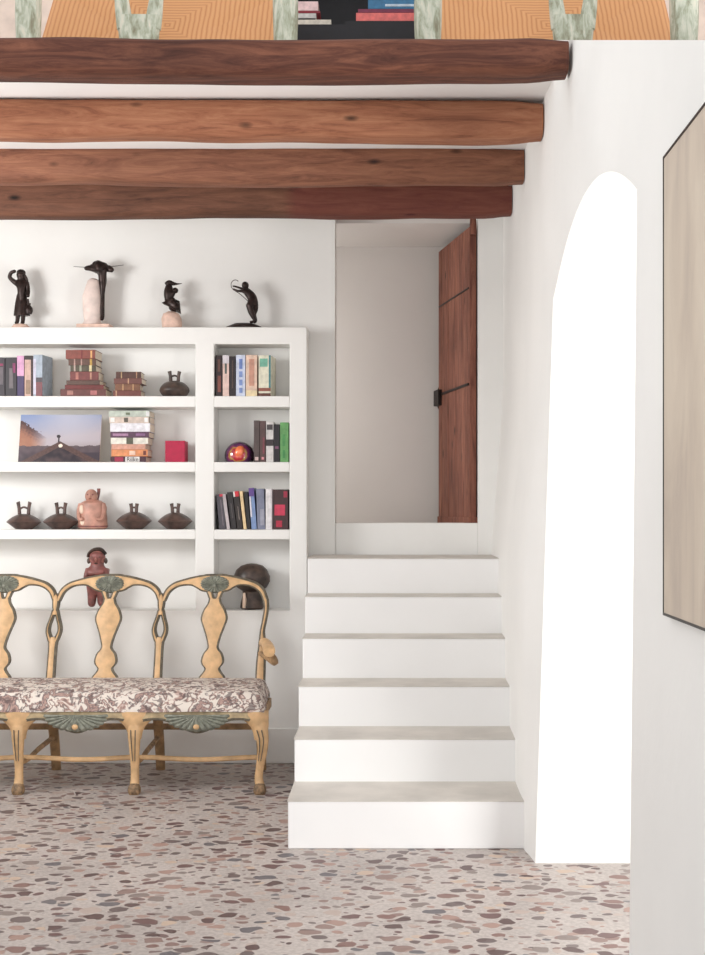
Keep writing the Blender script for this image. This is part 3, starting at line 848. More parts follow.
stk = [
 (110.6,146,462,456.3,(74,40,52),'dark red book with a white label at the bottom of the big stack', [(0.05,0.95,0.42,0.82,(232,228,226)),(0.1,0.9,0.12,0.36,(160,40,72))], 0.0),
 (111.4,147.5,456.3,449.3,(222,146,98),'orange book second from the bottom of the big stack', [(0.2,0.8,0.5,0.66,(244,206,186)),(0.2,0.8,0.88,0.96,(120,60,50))], 0.03),
 (111.6,145.5,449.3,444.0,(212,158,138),'salmon coloured book above the orange one in the big stack', (), 0.0),
 (110.8,148,444.0,437.5,(230,226,214),'cream book with a dark centre label in the big stack', [(0,1,0.42,0.6,(92,92,76))], 0.02),
 (110.6,149,437.5,431.6,(92,62,84),'dark purple book in the middle of the big stack', [(0.3,0.7,0.06,0.46,(170,130,160)),(0.3,0.7,0.66,0.9,(140,100,140))], 0.0),
 (110.2,150,431.6,423.0,(232,230,236),'plain white thick book in the big stack', (), 0.01),
 (109.4,150,423.0,416.6,(214,196,184),'beige bordered book second from the top of the big stack', [(0.15,0.85,0.03,0.13,(238,236,232)),(0.15,0.85,0.36,0.46,(96,88,78)),(0.0,1.0,0.97,1.0,(120,112,100)),(0.15,0.85,0.86,0.95,(236,234,232))], 0.02),
 (109.0,149.5,416.6,410.6,(190,198,186),'pale sage green book on top of the big stack', [(0.3,0.7,0.42,0.52,(110,120,96)),(0.1,0.9,0.92,1.0,(222,222,222))], 0.0),
]
stack(stk, 2, G, depth=0.17)

# the white label of the bottom book in the big stack carries a black name
bk = [o for o in C.objects if o.get('label', '').startswith('dark red book with a white label')][0]
cu = bpy.data.curves.new('lettering', 'FONT'); cu.body = 'Rilke'; cu.size = 0.034; cu.extrude = 0.0006; cu.align_x = 'CENTER'
_t = bpy.data.objects.new('lettering', cu); me_ = bpy.data.meshes.new_from_object(_t); bpy.data.objects.remove(_t)
me_.materials.clear(); me_.materials.append(M['black'])
o = bpy.data.objects.new('lettering', me_); link(o, bk); o.rotation_euler = (PI/2, 0, 0); o.location = (0.62*36/177.5, -0.0052, 0.005)

# ------------------------------------------------------------------ leaning photograph print
def print_board():
    y0 = UF+0.03; s = F/y0
    x0, x1 = (18-CX)/s, (99.5-CX)/s; z1 = H+(CY-414)/s; h = z1-SH[2]; w = x1-x0
    e = thing('photo_print', 'landscape photo print of dusk sky over a dark shore, leaning on the middle shelf', 'picture', (x0+w/2, y0, SH[2]), rot=(-0.22, 0, 0.0))
    bm = bmesh.new(); box(bm, -w/2, w/2, 0, 0.006, 0, h/math.cos(0.22)); obj('board', bm, M['cream'], e, smooth=False)
    bm = bmesh.new(); nx, nz = 166, 94; hh = h/math.cos(0.22)
    cl = bm.loops.layers.float_color.new('art')
    g = [[bm.verts.new((-w/2+w*i/nx, -0.001, hh*j/nz)) for j in range(nz+1)] for i in range(nx+1)]
    def L3(a, b_, t): return tuple(p+(q-p)*max(0, min(1, t)) for p, q in zip(a, b_))
    def art(u, v):
        n = noise.noise(Vector((u*14, v*10, 0))); n2 = noise.noise(Vector((u*40, v*30, 3)))
        sky = L3((176,166,172), (124,144,186), (v-0.4)/0.6 - 0.35*u + 0.05*n)
        sky = L3(sky, (192,190,200), 0.9*math.exp(-((u-0.6)/0.35)**2)*max(0, v-0.15))
        c = L3((150,138,138), sky, (v-0.2)/0.25)
        hill = 0.86-1.15*max(0, u-0.03)+0.07*n2 if u < 0.30 else 0.55-0.9*(u-0.30)
        if v < hill and u < 0.45:
            c = L3((70,52,56), (156,108,88), min(1, (hill-v)*4))
            if v < 0.5: c = L3(c, (164,116,92), 0.5+n)
            c = L3(c, sky, max(0, (u-0.14)/0.2))
        if v < 0.34+0.03*n: c = L3(L3((58,46,56), (104,90,94), (v/0.34)*0.7+n*0.4), (88,76,80), u*0.5)
        ap = 0.44-0.92*max(0, 0.5-u)-0.85*max(0, u-0.5)
        if u > 0.76 and v < 0.20: c = (60,50,60)
        if v < ap: c = L3((62,42,42), (106,80,72), 0.5+n2*0.3)
        if v < ap-0.12: c = L3((36,28,38), (78,60,62), 0.4+n)
        if (u-0.48)**2*2.2+(v-0.54)**2 < 0.0013 or (abs(u-0.485) < 0.007 and 0.42 < v < 0.54): c = (52,46,50)
        if (u-0.51)**2*2.2+(v-0.345)**2 < 0.0014: c = (240,222,206)
        return lin(c)
    for i in range(nx):
        for j in range(nz):
            f = bm.faces.new((g[i][j], g[i+1][j], g[i+1][j+1], g[i][j+1]))
            c = art((i+0.5)/nx, (j+0.5)/nz)
            for l in f.loops: l[cl] = c
    m, nt, b = newmat('photo_print_art'); a = nt.nodes.new('ShaderNodeVertexColor'); a.layer_name = 'art'
    nt.links.new(a.outputs[0], b.inputs['Base Color']); b.inputs['Roughness'].default_value = 0.3
    obj('image', bm, m, e, smooth=False)
print_board()

# crimson box
y0 = UF+0.03; s = F/y0
bm = bmesh.new(); wq = 20.5/s; hq = (461.5-440)/s
box(bm, -wq/2+0.005, wq/2, 0, wq, 0, hq)
o = obj('gift_box', bm, plain('crimson_card', (172,16,62), 0.5, 0.05, 30), bevel=0.002, loc=((174.5-CX)/s, y0, SH[2]))
o.rotation_euler = (0, 0, 0.0)
tag(o, 'small crimson cube box on the middle shelf near the divider', 'box')

# glass ornament
e = thing('glass_ornament', 'rounded art glass ornament swirled in red orange and purple', 'ornament', ((238-CX)/s, UF+0.10, SH[2]))
bm = bmesh.new(); ellip(bm, (0, 0, 0.040), (0.086, 0.065, 0.082), 36, 24)
for v in bm.verts:
    if v.co.z < 0.002: v.co.z = 0.002
obj('body', bm, M['egg'], e)
bm = bmesh.new(); ellip(bm, (0.005, -0.046, 0.058), (0.030, 0.024, 0.040), 24, 12, Euler((0, 0.45, 0)))
obj('centre_swirl', bm, plain('orange_glass', (250,110,60), 0.1, 0.2, 25, coat=1.0), e)['label'] = 'orange centre swirl'  # glossy glass with its own orange colour, no emission

# ------------------------------------------------------------------ pottery
def vessel(px, row, wpx, hpx, spx, label, gid, spouth=0.045, mat='blackclay', fat=0.5, d=UF+0.115):
    s = F/d; x = (px-CX)/s; R = min(wpx/2/s, 0.105); bh = hpx/s
    e = thing('spouted_vessel', label, 'vessel', (x, d, SH[row]), gid)
    bm = bmesh.new()
    if fat < 0.6:
        prof = [(0, 0), (R*0.42, 0), (R*0.62, bh*0.14), (R*0.88, bh*0.36), (R*0.995, bh*0.46), (R*0.99, bh*0.50), (R*0.84, bh*0.66), (R*0.55, bh*0.86), (R*0.28, bh*0.97), (0, bh)]
    else:
        prof = [(0, 0), (R*0.55, 0), (R*0.82, bh*0.12), (R*0.98, bh*0.34), (R, bh*0.46), (R*0.92, bh*0.64), (R*0.66, bh*0.86), (R*0.3, bh*0.97), (0, bh)]
    pp = [(p[0], p[1]) for p in spline([Vector((a, b_, 0)) for a, b_ in prof], 3)]
    pp = [(max(0, a), b_) for a, b_ in pp]; pp[-1] = (0, bh); pp[0] = (0, 0)
    lathe(bm, pp, 40)
    obj('body', bm, M[mat], e)
    w = spx/2/s
    for sg in (-1, 1):
        bm = bmesh.new()
        tube(bm, [(sg*w*0.75, 0, bh*0.86, 0.011), (sg*w*0.85, 0, bh+spouth*0.5, 0.0095), (sg*w, 0, bh+spouth, 0.0105), (sg*w*1.05, 0, bh+spouth+0.006, 0.012)], 12, 4)
        obj('spout', bm, M[mat], e)
    bm = bmesh.new(); tube(bm, [(-w*0.85, 0, bh+spouth*0.42, 0.006), (0, 0, bh+spouth*0.62, 0.006), (w*0.85, 0, bh+spouth*0.42, 0.006)], 8, 4)
    obj('bridge_handle', bm, M[mat], e)
    return e
GV = 'dark double-spouted clay vessels'
vessel(24, 3, 34, 15.5, 11.5, 'dark clay double-spout vessel at the left end of the third shelf', GV, 0.062)
vessel(61, 3, 35, 16, 9, 'dark clay double-spout vessel left of the pink figure jar', GV, 0.055)
vessel(134, 3, 35, 17.5, 6.0, 'dark clay double-spout vessel right of the pink figure jar', GV, 0.042)
vessel(175.2, 3, 34, 17, 7.0, 'dark clay double-spout vessel beside the divider on the third shelf', GV, 0.045)
vessel(174.5, 1, 29.5, 17, 9.5, 'rounder dark clay double-spout vessel on the top shelf beside the divider', GV, 0.048, 'darkclay', 0.9)

# pink figure jar
d = UF+0.11; s = F/d
e = thing('figure_jar', 'pinkish clay jar shaped as a seated figure with a stirrup spout', 'jar', ((92.8-CX)/s, d, SH[3]))
bm = bmesh.new(); R = 14.6/s
lathe(bm, [(0,0),(R*0.8,0),(R*0.97,0.008),(R*1.0,0.03),(R*0.97,0.07),(R*0.92,0.10),(R*0.95,0.125),(R*0.86,0.15),(R*0.55,0.165),(R*0.34,0.172),(0,0.175)], 36, sy=0.85)
obj('body', bm, M['pinkclay'], e)
bm = bmesh.new(); ellip(bm, (-0.006, -0.01, 0.192), (0.036, 0.036, 0.040), 20, 14); ellip(bm, (-0.006, -0.046, 0.190), (0.007, 0.008, 0.012), 8, 6)
hd = obj('head', bm, M['pinkclay'], e)
bm = bmesh.new()
for sg in (-1, 1): ellip(bm, (-0.006+sg*0.014, -0.042, 0.200), (0.006, 0.004, 0.004), 8, 6)
ellip(bm, (-0.006, -0.043, 0.176), (0.010, 0.004, 0.0025), 8, 6)
o = obj('face_paint', bm, M['redclay'], hd)
bm = bmesh.new(); tube(bm, [(0.020,0.015,0.17,0.010),(0.030,0.015,0.21,0.009),(0.031,0.015,0.236,0.010)], 10, 4)
obj('spout', bm, M['redclay'], e)
for sg in (-1, 1):
    bm = bmesh.new(); tube(bm, [(sg*R*0.75, -0.02, 0.145, 0.016),(sg*R*0.84,-0.035,0.10,0.014),(sg*R*0.74,-0.058,0.06,0.012),(sg*R*0.45,-0.072,0.06,0.010)], 10, 4)
    obj('arm', bm, M['pinkclay'], e)
bm = bmesh.new()
ellip(bm, (-R*0.62, -0.052, 0.115), (0.014, 0.008, 0.026), 12, 8); ellip(bm, (-R*0.52, -0.060, 0.045), (0.016, 0.006, 0.022), 12, 8)
obj('slip_patch', bm, M['cream'], e)['label'] = 'cream slip patch'
bm = bmesh.new(); tube(bm, [(R*1.0*math.cos(a), 0.85*R*1.0*math.sin(a), 0.018, 0.004) for a in [2*PI*i/24 for i in range(25)]], 6, 1)
obj('foot_band', bm, M['redclay'], e)

# standing red clay figure, behind the settee
d = UF+0.06; s = F/d
e = thing('clay_figurine', 'reddish brown clay standing figurine with a crested headdress behind the settee', 'figurine', ((97-CX)/s, d, SH[4]))
k = 1/s
body = [(0,0,28*k,9*k,7*k),(0,0,38*k,9.5*k,8*k),(0.5*k,0,43*k,5.5*k,5*k),(0.5*k,0,47*k,5*k,5*k),(0.5*k,-1*k,53*k,7*k,6.5*k),(0.5*k,0,58*k,6*k,6*k),
        (-4*k,0,18*k,4.5*k,4.5*k),(-5*k,0,8*k,3.6*k,3.6*k),(-5.5*k,-2*k,2.6*k,3.4*k,2.6*k),(5*k,0,18*k,5.5*k,5*k),(5.5*k,0,8*k,4.8*k,4.5*k),(5.5*k,-2*k,2.6*k,4.5*k,2.6*k),
        (-9*k,-1*k,38*k,4*k,4*k),(-10.5*k,-3*k,30*k,3.4*k,3.4*k),(-4*k,-8*k,31*k,3*k,3*k),(9*k,-1*k,38*k,4*k,4*k),(10.5*k,-3*k,30*k,3.4*k,3.4*k),(4*k,-8*k,33*k,3*k,3*k)]
skin('body', body, [(0,1),(1,2),(2,3),(3,4),(4,5),(0,6),(6,7),(7,8),(0,9),(9,10),(10,11),(1,12),(12,13),(13,14),(1,15),(15,16),(16,17)], M['redclay'], e)
bm = bmesh.new(); tube(bm, [(-9*k,0,52.5*k,1.4*k),(-7.5*k,0,56.5*k,1.8*k),(-3.5*k,0,59.5*k,2.1*k),(1*k,0,60.5*k,2.2*k),(5*k,0,59.5*k,2.0*k),(8.8*k,0,55.5*k,1.5*k)], 10, 5, 1.0, 0, 2.0)
obj('headdress', bm, M['darkclay'], e)
bm = bmesh.new(); ellip(bm, (0.5*k,0,51.5*k), (8.0*k,7.4*k,8.4*k), 24, 16); ellip(bm, (0.5*k,-7.4*k,50.5*k), (1.3*k,2.0*k,2.4*k), 10, 6)
obj('head', bm, plain('rose_clay', (160,106,96), 0.45, 0.18, 25, 0, 0.3), e)['label'] = 'rosy clay head'
bm = bmesh.new()
for sg in (-1,1): ellip(bm, (0.5*k+sg*3.0*k,-6.9*k,53*k), (1.5*k,1*k,0.9*k), 8, 6)
ellip(bm, (0.5*k,-7.0*k,46.8*k), (2.2*k,1*k,0.7*k), 8, 6)
obj('face', bm, M['darkclay'], e)
bm = bmesh.new()
for sg in (-1,1): ellip(bm, (0.5*k+sg*8.6*k,-1*k,49*k), (1.8*k,1.5*k,3.0*k), 10, 6)
obj('ear_ornament', bm, M['darkclay'], e)

# dark mushroom-shaped sculpture
d = UF+0.10; s = F/d; k = 1/s
e = thing('clay_sculpture', 'dark clay sculpture with a big rounded cap on a squat body, low right niche', 'sculpture', ((252-CX)/s, d, SH[4]))
bm = bmesh.new()
lathe(bm, [(0,0),(10*k,0),(12*k,2*k),(11*k,8*k),(9*k,15*k),(10*k,21*k),(12*k,25*k),(9*k,28*k),(0,28.5*k)], 32, sy=0.85)
obj('body', bm, M['darkclay'], e)
bm = bmesh.new()
pr_ = [(0,17*k),(9*k,18*k),(15*k,22*k),(18*k,28*k),(18*k,33*k),(15.5*k,39.5*k),(11*k,43.5*k),(5*k,45.5*k),(0,46*k)]
lathe(bm, pr_, 40, sy=0.95)
for v in bm.verts:
    w = 1+0.05*noise.noise(v.co*60); v.co.x *= w; v.co.y *= w
obj('cap', bm, M['darkclay'], e)
bm = bmesh.new(); tube(bm, [(-7*k,-8.5*k,2*k,1.6*k),(-6.5*k,-8.5*k,10*k,2.0*k),(-7*k,-8*k,17*k,1.2*k)], 8, 4)
obj('highlight_stripe', bm, M['cream'], e)['label'] = 'pale stripe painted as a highlight'  # cream strip stands in for the white highlight on the dark body

# ------------------------------------------------------------------ bronzes on top of the bookcase
d = UF+0.09; s = F/d
def base_x(px): return (px-CX)/s
def rock(bm, prof, n=28, amp=0.16, seed=0.0, sy=0.8, fr=18):
    lathe(bm, prof, n, sy=sy)
    for v in bm.verts:
        w = 1+amp*noise.noise(Vector((v.co.x*fr+seed, v.co.y*fr, v.co.z*fr))); v.co.x *= w; v.co.y *= w
# 1 woman shading her eyes.  Zoom unit: 1/775 m
u = 1/775.0; DZ = 0.004
def Q(zx, zy, r, y=0.0, r2=None, cx=90, zb=385): return ((zx-cx)*u, y, (zb-zy)*u, r*u, (r2 or r)*u)
e = thing('bronze_figurine', 'dark bronze woman in a skirt shading her eyes, leftmost on the bookcase', 'figurine', (base_x(20.5), d, LEDGE), 'bronzes on top of the bookcase')
V = [Q(95,235,24,0,18),Q(97,200,18,0,15),Q(98,178,26,0,15),Q(95,160,9),Q(92,143,17,-0.004),Q(90,128,13,-0.004),
     Q(68,180,9),Q(42,155,8,-0.01),Q(52,134,7,-0.02),Q(76,128,6,-0.025),
     Q(120,182,9),Q(124,215,8),Q(124,245,7,-0.01),
     Q(82,290,9),Q(78,330,8),Q(76,356,7,-0.004),Q(70,362,6,-0.016),Q(105,290,9),Q(102,330,8),Q(101,356,7,-0.004),Q(98,362,6,-0.016)]
skin('body', V, [(0,1),(1,2),(2,3),(3,4),(4,5),(2,6),(6,7),(7,8),(8,9),(2,10),(10,11),(11,12),(0,13),(13,14),(14,15),(15,16),(0,17),(17,18),(18,19),(19,20)], M['bronze'], e)
bm = bmesh.new()
lathe(bm, [(0.016,0),(0.046,0.0),(0.044,0.02),(0.038,0.07),(0.030,0.11),(0.022,0.135),(0.0,0.14)], 30, (0.006,0,(385-325)*u), sy=0.7)
for v in bm.verts:
    a = math.atan2(v.co.y, v.co.x); f = 1+0.07*math.sin(a*9)*(1-(v.co.z-0.07)/0.15); v.co.x *= f; v.co.y *= f
obj('skirt', bm, M['bronze'], e)
bm = bmesh.new(); ellip(bm, ((92-90)*u,0.004,(385-132)*u), (0.026,0.024,0.020), 16, 10); tube(bm, [(0.018,0,(385-140)*u,0.010),(0.036,0,(385-165)*u,0.009),(0.040,0,(385-185)*u,0.004)], 8, 4)
obj('headscarf', bm, M['bronze'], e)
bm = bmesh.new(); lathe(bm, [(0,0),(0.018,0.0),(0.024,0.018),(0.022,0.036),(0.010,0.050),(0.013,0.062),(0,0.062)], 20, ((128-90)*u,-0.006,(385-318)*u)); tube(bm, [((128-90)*u,-0.006,(385-272)*u,0.005),((126-90)*u,-0.008,(385-250)*u,0.004)], 8, 3)
obj('jug', bm, M['bronze'], e)
bm = bmesh.new(); rock(bm, [(0,0),(0.050,0),(0.050,0.014),(0.040,0.026),(0.015,0.032),(0,0.032)], 24, 0.12, 1)
obj('base', bm, M['pinkstone'], e)['label'] = 'pinkish stone base'
# 2 bronze on marble block
e = thing('bronze_figurine', 'dark bronze figure with outspread arms leaning over a tall pale marble block', 'figurine', (base_x(97), d, LEDGE), 'bronzes on top of the bookcase')
def Q(zx, zy, r, y=0.0, r2=None, cx=427, zb=385): return ((zx-cx)*u, y, (zb-zy)*u, r*u, (r2 or r)*u)
bm = bmesh.new(); rock(bm, [(0,0),(0.062,0),(0.058,0.02),(0.048,0.045),(0.049,0.06),(0.051,0.12),(0.050,0.19),(0.047,0.25),(0.035,0.28),(0.014,0.292),(0,0.295)], 24, 0.42, 4, 0.9, 14)
for v in bm.verts: v.co.x += (408-427)*u
obj('block', bm, M['marble'], e)['label'] = 'rough pale marble block'
bm = bmesh.new(); box(bm, (345-427)*u, (492-427)*u, -0.06, 0.06, 0, 0.024)
obj('base', bm, M['pinkstone'], e, bevel=0.004)['label'] = 'flat pinkish stone base'
V = [Q(455,150,20,0,16),Q(450,125,24,-0.004,18),Q(440,108,24,-0.01,20),Q(432,94,15,-0.02),Q(425,88,10,-0.03),
     Q(410,112,14),Q(390,112,10,-0.01),Q(372,118,7,-0.02),Q(475,112,14),Q(492,120,11,-0.01),Q(502,128,7,-0.02),
     Q(452,185,12),Q(452,230,8),Q(451,280,8),Q(451,335,8),Q(444,345,9,-0.01)]
skin('body', V, [(0,1),(1,2),(2,3),(3,4),(2,5),(5,6),(6,7),(2,8),(8,9),(9,10),(0,11),(11,12),(12,13),(13,14),(14,15)], M['bronze'], e)
bm = bmesh.new(); tube(bm, [(((325-427)*u),-0.012,(385-107)*u,0.0016),((440-427)*u,-0.012,(385-112)*u,0.0022),((548-427)*u,-0.012,(385-100)*u,0.0014)], 6, 4)
obj('rod', bm, M['bronze'], e)
bm = bmesh.new()
ellip(bm, ((440-427)*u, 0, (385-106)*u), (0.062, 0.030, 0.020), 20, 10, Euler((0, 0.05, 0))); ellip(bm, ((432-427)*u, -0.006, (385-97)*u), (0.034, 0.028, 0.022), 16, 10)
obj('cloak', bm, M['bronze'], e)
# 3 bronze torso on pink stone
e = thing('bronze_figurine', 'small dark bronze torso with a pointed cap on a pinkish stone, third from left', 'figurine', (base_x(171.5), d, LEDGE), 'bronzes on top of the bookcase')
def Q(zx, zy, r, y=0.0, r2=None, cx=95, zb=385): return ((zx-cx)*u, y, (zb-zy)*u, r*u, (r2 or r)*u)
V = [Q(95,288,24,0,22),Q(84,262,14,0,14),Q(82,238,16,0,18),Q(84,216,20,0,18),Q(84,196,13),Q(84,184,12),
     Q(104,225,12,-0.006),Q(112,218,7,-0.01),Q(112,286,16,-0.004),Q(122,270,9,-0.006),Q(74,222,10,0.01),Q(72,250,8,0.012)]
skin('body', V, [(0,1),(1,2),(2,3),(3,4),(4,5),(3,6),(6,7),(0,8),(8,9),(3,10),(10,11)], M['bronze'], e)
bm = bmesh.new(); tube(bm, [((68-95)*u,0,(385-186)*u,0.010),((84-95)*u,0,(385-178)*u,0.016),((104-95)*u,0,(385-182)*u,0.011),((122-95)*u,0,(385-183)*u,0.005),((142-95)*u,0,(385-181)*u,0.0015)], 10, 4, 1, 0, 0.7)
obj('cap', bm, M['bronze'], e)
bm = bmesh.new(); ellip(bm, ((112-95)*u, -0.004, (385-213)*u), (0.018, 0.020, 0.017), 14, 10)
obj('arm', bm, M['bronze'], e)
bm = bmesh.new(); ellip(bm, ((108-95)*u, 0, (385-285)*u), (0.034, 0.030, 0.030), 16, 10)
obj('drapery', bm, M['bronze'], e)
bm = bmesh.new(); ellip(bm, ((84-95)*u, 0, (385-196)*u), (0.019, 0.020, 0.022), 14, 10)
obj('head', bm, M['bronze'], e)
bm = bmesh.new(); rock(bm, [(0,0),(0.052,0),(0.060,0.02),(0.058,0.060),(0.046,0.088),(0.02,0.102),(0,0.103)], 26, 0.14, 9)
obj('base', bm, M['pinkstone'], e)['label'] = 'rounded pinkish stone base'
# 4 archer
u = 1/2482.0
e = thing('bronze_figurine', 'dark bronze archer leaning back to draw a bow, rightmost on the bookcase', 'figurine', (base_x(243.5), d, LEDGE), 'bronzes on top of the bookcase')
def Q(zx, zy, r, y=0.0, r2=None, cx=260, zb=830): return ((zx-cx)*u, y, (zb-zy)*u, r*u, (r2 or r)*u)
V = [Q(432,440,58,0,60),Q(400,370,52,0,60),Q(345,300,58,0,62),Q(305,262,24),Q(292,230,22),Q(286,205,20),
     Q(265,290,20,-0.022),Q(185,294,14,-0.022),Q(108,258,11,-0.012),Q(250,246,14,0.02),Q(170,222,11,0.015),Q(102,210,10,0),
     Q(345,505,50,-0.015,42),Q(370,590,36,-0.015),Q(420,690,24,-0.015),Q(415,725,18,-0.015),Q(350,738,15,-0.018),
     Q(430,535,40,0.018,36),Q(395,610,30,0.02),Q(432,700,22,0.02),Q(400,738,15,0.02)]
skin('body', V, [(0,1),(1,2),(2,3),(3,4),(4,5),(2,6),(6,7),(7,8),(2,9),(9,10),(10,11),(0,12),(12,13),(13,14),(14,15),(15,16),(0,17),(17,18),(18,19),(19,20)], M['bronze'], e)
bm = bmesh.new(); ellip(bm, ((286-260)*u, 0, (830-202)*u), (0.0205, 0.021, 0.0215), 18, 12, Euler((0, -0.3, 0))); ellip(bm, ((262-260)*u, 0, (830-212)*u), (0.006, 0.005, 0.006), 8, 6)
obj('head', bm, M['bronze'], e)
bm = bmesh.new(); P_ = [(190,150),(150,130),(105,150),(86,200),(110,262),(210,330),(290,400),(350,462)]
tube(bm, [((a-260)*u,-0.012,(830-b_)*u,0.0022) for a, b_ in P_], 6, 5)
obj('bow', bm, M['bronze'], e)
bm = bmesh.new(); n = 30
rock(bm, [(0,0),(0.098,0),(0.100,0.014),(0.080,0.024),(0.05,0.034),(0,0.036)], 30, 0.10, 3, 0.45, 25)
obj('base', bm, M['bronze'], e)

# ------------------------------------------------------------------ loft: rush-seated chairs and a dark bookcase above the beams
LZ = CEIL+0.04
def loft_chair(pxl, pxr, pxs, pw, label):
    d0 = 5.40; s = F/d0; X = lambda p: (p-CX)/s
    xc = (X(pxl)+X(pxr))/2; W = X(pxr)-X(pxl); pwm = pw/s
    e = thing('rush_chair', label, 'chair', (xc, d0, LZ), 'rush-seated chairs in the loft')
    for sg in (-1, 1):
        xo = sg*(W/2-pwm/2)
        bm = bmesh.new(); tube(bm, [(xo,0.0,0.0,pwm/2),(xo,0.0,0.12,pwm*0.46),(xo,0.0,0.3,pwm*0.5),(xo*0.99,0.02,0.62,pwm*0.42),(xo*0.98,0.05,0.86,pwm*0.36)], 12, 5, 1.6)
        obj('back_post', bm, M['distressed'], e)
    bm = bmesh.new(); xs = X(pxs)-xc; sw = 0.165/2
    tube(bm, [(xs,0.0,0.02,0.076),(xs,0.0,0.14,0.080),(xs,0.0,0.25,0.092)], 12, 5, 2.2, 0, 0.30)
    for sg in (-1, 1): tube(bm, [(xs+sg*0.055,0.0,0.20,0.036),(xs+sg*0.066,0.0,0.27,0.032),(xs+sg*0.072,0.0,0.36,0.028),(xs+sg*0.05,0.0,0.5,0.03),(xs+sg*0.03,0.01,0.70,0.03)], 10, 5, 1.6, 0, 0.6)
    obj('splat', bm, M['distressed'], e)
    bm = bmesh.new(); tube(bm, [(-W/2+0.03,0.03,0.80,0.035),(-W/4,0.035,0.84,0.045),(0,0.04,0.86,0.05),(W/4,0.035,0.84,0.045),(W/2-0.03,0.03,0.80,0.035)], 10, 5, 1.8, 0, 0.6)
    obj('crest_rail', bm, M['distressed'], e)
    sl = 0.66; sw_ = W-pwm*0.9; bm = bmesh.new()
    # seat built flat around its own centre, then tipped up
    for (xa, xb, ya, yb) in ((-sw_/2, sw_/2, -sl/2, sl/2),):
        nx, ny = 40, 24; g = []
        for i in range(nx+1):
            g.append([])
            for j in range(ny+1):
                x = xa+(xb-xa)*i/nx; y = ya+(yb-ya)*j/ny
                ed = min(1, (sw_/2-abs(x))/0.03, (sl/2-abs(y))/0.03)
                diag = abs(abs(x)-abs(y)-(sw_-sl)/2)
                z = 0.022*math.sqrt(max(0, 1-(1-ed)**2)) - 0.010*math.exp(-(diag/0.02)**2)
                g[-1].append(bm.verts.new((x, y, z)))
        for i in range(nx):
            for j in range(ny): bm.faces.new((g[i][j], g[i+1][j], g[i+1][j+1], g[i][j+1]))
        b4 = [bm.verts.new((x, y, -0.022)) for x, y in ((xa,ya),(xb,ya),(xb,yb),(xa,yb))]
        bm.faces.new(b4)
        bm.faces.new([g[i][0] for i in range(nx+1)]+[b4[1], b4[0]]); bm.faces.new([g[i][ny] for i in range(nx+1)]+[b4[2], b4[3]])
        bm.faces.new([g[0][j] for j in range(ny+1)]+[b4[3], b4[0]]); bm.faces.new([g[nx][j] for j in range(ny+1)]+[b4[2], b4[1]])
    a = math.radians(52)
    o = obj('seat', bm, M['rush'], e, angle=50, loc=(0, 0.065+sl/2*math.cos(a), 0.035+sl/2*math.sin(a)), rot=(a, 0, 0))
    for sg in (-1, 1):
        fx = sg*(sw_/2-0.03); fy = 0.065+sl*math.cos(a); fz = 0.02+sl*math.sin(a)
        bm = bmesh.new(); tube(bm, [(fx, fy, fz, 0.03), (fx, fy+0.16, fz*0.5, 0.026), (fx, fy+0.25, 0.024, 0.024)], 10, 4, 1.5)
        obj('leg', bm, M['distressed'], e)
        bm = bmesh.new(); tube(bm, [(sg*(W/2-pwm/2), 0.03, 0.03, 0.03), (fx, fy+0.2, 0.03, 0.026)], 10, 2, 1.5)
        obj('leg', bm, M['distressed'], e)
loft_chair(16, 298, 139, 25, 'rush-seated chair with distressed pale green posts, upper left above the beams')
loft_chair(414, 698, 573, 28, 'rush-seated chair with distressed pale green posts, upper right above the wall')
d = 6.18; s = F/d; X = lambda p: (p-CX)/s; Zp = lambda p: H+(CY-p)/s
e = thing('dark_bookcase', 'near-black open bookcase between the two rush-seated chairs', 'bookcase', (X(355), d, LZ))
bm = bmesh.new(); xa, xb = X(285), X(428)
box(bm, xa, xa+0.02, 0+d, d+0.3, LZ, LZ+0.9); box(bm, xb-0.02, xb, d, d+0.3, LZ, LZ+0.9)
box(bm, xa, xb, d+0.27, d+0.3, LZ, LZ+0.9); box(bm, xa, xb, d, d+0.3, LZ+0.87, LZ+0.9)
keep(obj('carcass', bm, M['darkcab'], smooth=False), e)
bm = bmesh.new(); box(bm, xa+0.02, X(345), d+0.005, d+0.27, LZ, Zp(24)); keep(obj('shelf', bm, M['darkcab'], smooth=False), e)
bm = bmesh.new(); box(bm, X(345), xb-0.02, d+0.005, d+0.27, LZ, Zp(20.5)); keep(obj('shelf', bm, M['darkcab'], smooth=False), e)
zz = Zp(24); G = 'books lying in the dark bookcase'
def lofb(x0, x1, z, t, c, label, bands=()):
    book(X(x0), d+0.01, z+0.0005, t-0.001, X(x1)-X(x0), c, label, G, bands, flat=True, depth=0.2); return z+t
z = lofb(290, 331, zz, 0.024, (222,214,200), 'cream book lowest in the left pile of the dark bookcase')
z = lofb(290, 315, z, 0.006, (30,40,36), 'thin black book in the left pile of the dark bookcase')
z = lofb(290, 316, z, 0.024, (206,204,200), 'grey-white book in the middle of the left dark bookcase pile')
z = lofb(290, 320, z, 0.012, (140,40,52), 'thin dark red book in the left pile of the dark bookcase')
z = lofb(290, 318, z, 0.045, (240,206,206), 'pale pink book on top of the left dark bookcase pile')
z = lofb(356, 417, Zp(20.5), 0.040, (226,112,108), 'coral red book lowest in the right pile of the dark bookcase')
z = lofb(358, 417, z, 0.018, (120,40,70), 'dark plum book in the right pile of the dark bookcase')
z = lofb(368, 417, z, 0.045, (52,112,152), 'blue book on top of the right dark bookcase pile', [(0.25,0.5,0.35,0.95,(190,206,220))])

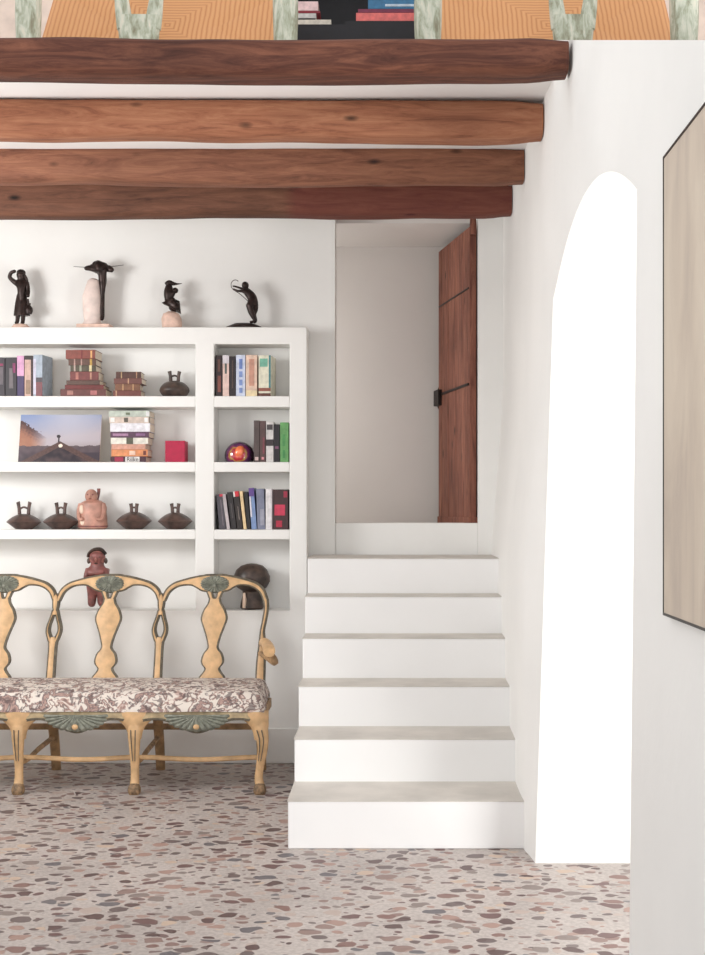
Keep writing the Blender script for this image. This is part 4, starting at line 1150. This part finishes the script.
# ------------------------------------------------------------------ light
w = bpy.data.worlds.new('world'); bpy.context.scene.world = w; w.use_nodes = True
bg = w.node_tree.nodes['Background']; bg.inputs[1].default_value = 1.0
wn = w.node_tree; tc = wn.nodes.new('ShaderNodeTexCoord'); sp = wn.nodes.new('ShaderNodeSeparateXYZ'); wn.links.new(tc.outputs['Generated'], sp.inputs[0])
cr = wn.nodes.new('ShaderNodeValToRGB'); cr.color_ramp.elements[0].position = 0.0; cr.color_ramp.elements[0].color = (1.12, 1.115, 1.11, 1)
cr.color_ramp.elements[1].position = 0.85; cr.color_ramp.elements[1].color = (0.62, 0.63, 0.65, 1)
wn.links.new(sp.outputs[2], cr.inputs[0]); wn.links.new(cr.outputs[0], bg.inputs[0])
def area(name, loc, target, sx, sy, power, col=(1,1,1)):
    l = bpy.data.lights.new(name, 'AREA'); l.shape = 'RECTANGLE'; l.size = sx; l.size_y = sy; l.energy = power; l.color = col
    o = bpy.data.objects.new(name, l); C.objects.link(o); o.location = loc
    o.rotation_euler = (Vector(target)-Vector(loc)).to_track_quat('-Z', 'Y').to_euler(); return o
area('window_daylight', (-3.45, 5.2, 2.3), (-1.2, 7.4, 2.1), 0.8, 0.8, 34, (1, 0.99, 0.98))
area('side_room_daylight', (2.4, 3.4, 1.0), (0.9, 4.9, 2.0), 1.2, 1.6, 52, (1, 0.99, 0.97))
area('lobby_fill', (-1.2, 7.95, 2.2), (0.3, 8.3, 2.0), 0.4, 1.5, 6.5, (1, 0.98, 0.96))  # added fill lamp, brightens the closed lobby; no window there

cam = bpy.data.cameras.new('camera'); co = bpy.data.objects.new('camera', cam); C.objects.link(co)
co.location = (0, 0, H); co.rotation_euler = (PI/2, 0, 0)
cam.sensor_fit = 'AUTO'; cam.sensor_width = 36; cam.lens = F/955*36
cam.shift_x = -(CX-352.5)/955; cam.shift_y = (CY-477.5)/955
cam.clip_start = 0.05
S = bpy.context.scene; S.camera = co
S.view_settings.view_transform = 'Standard'; S.view_settings.look = 'None'
S.view_settings.exposure = 0.52; S.view_settings.gamma = 1; S.view_settings.use_curve_mapping = False
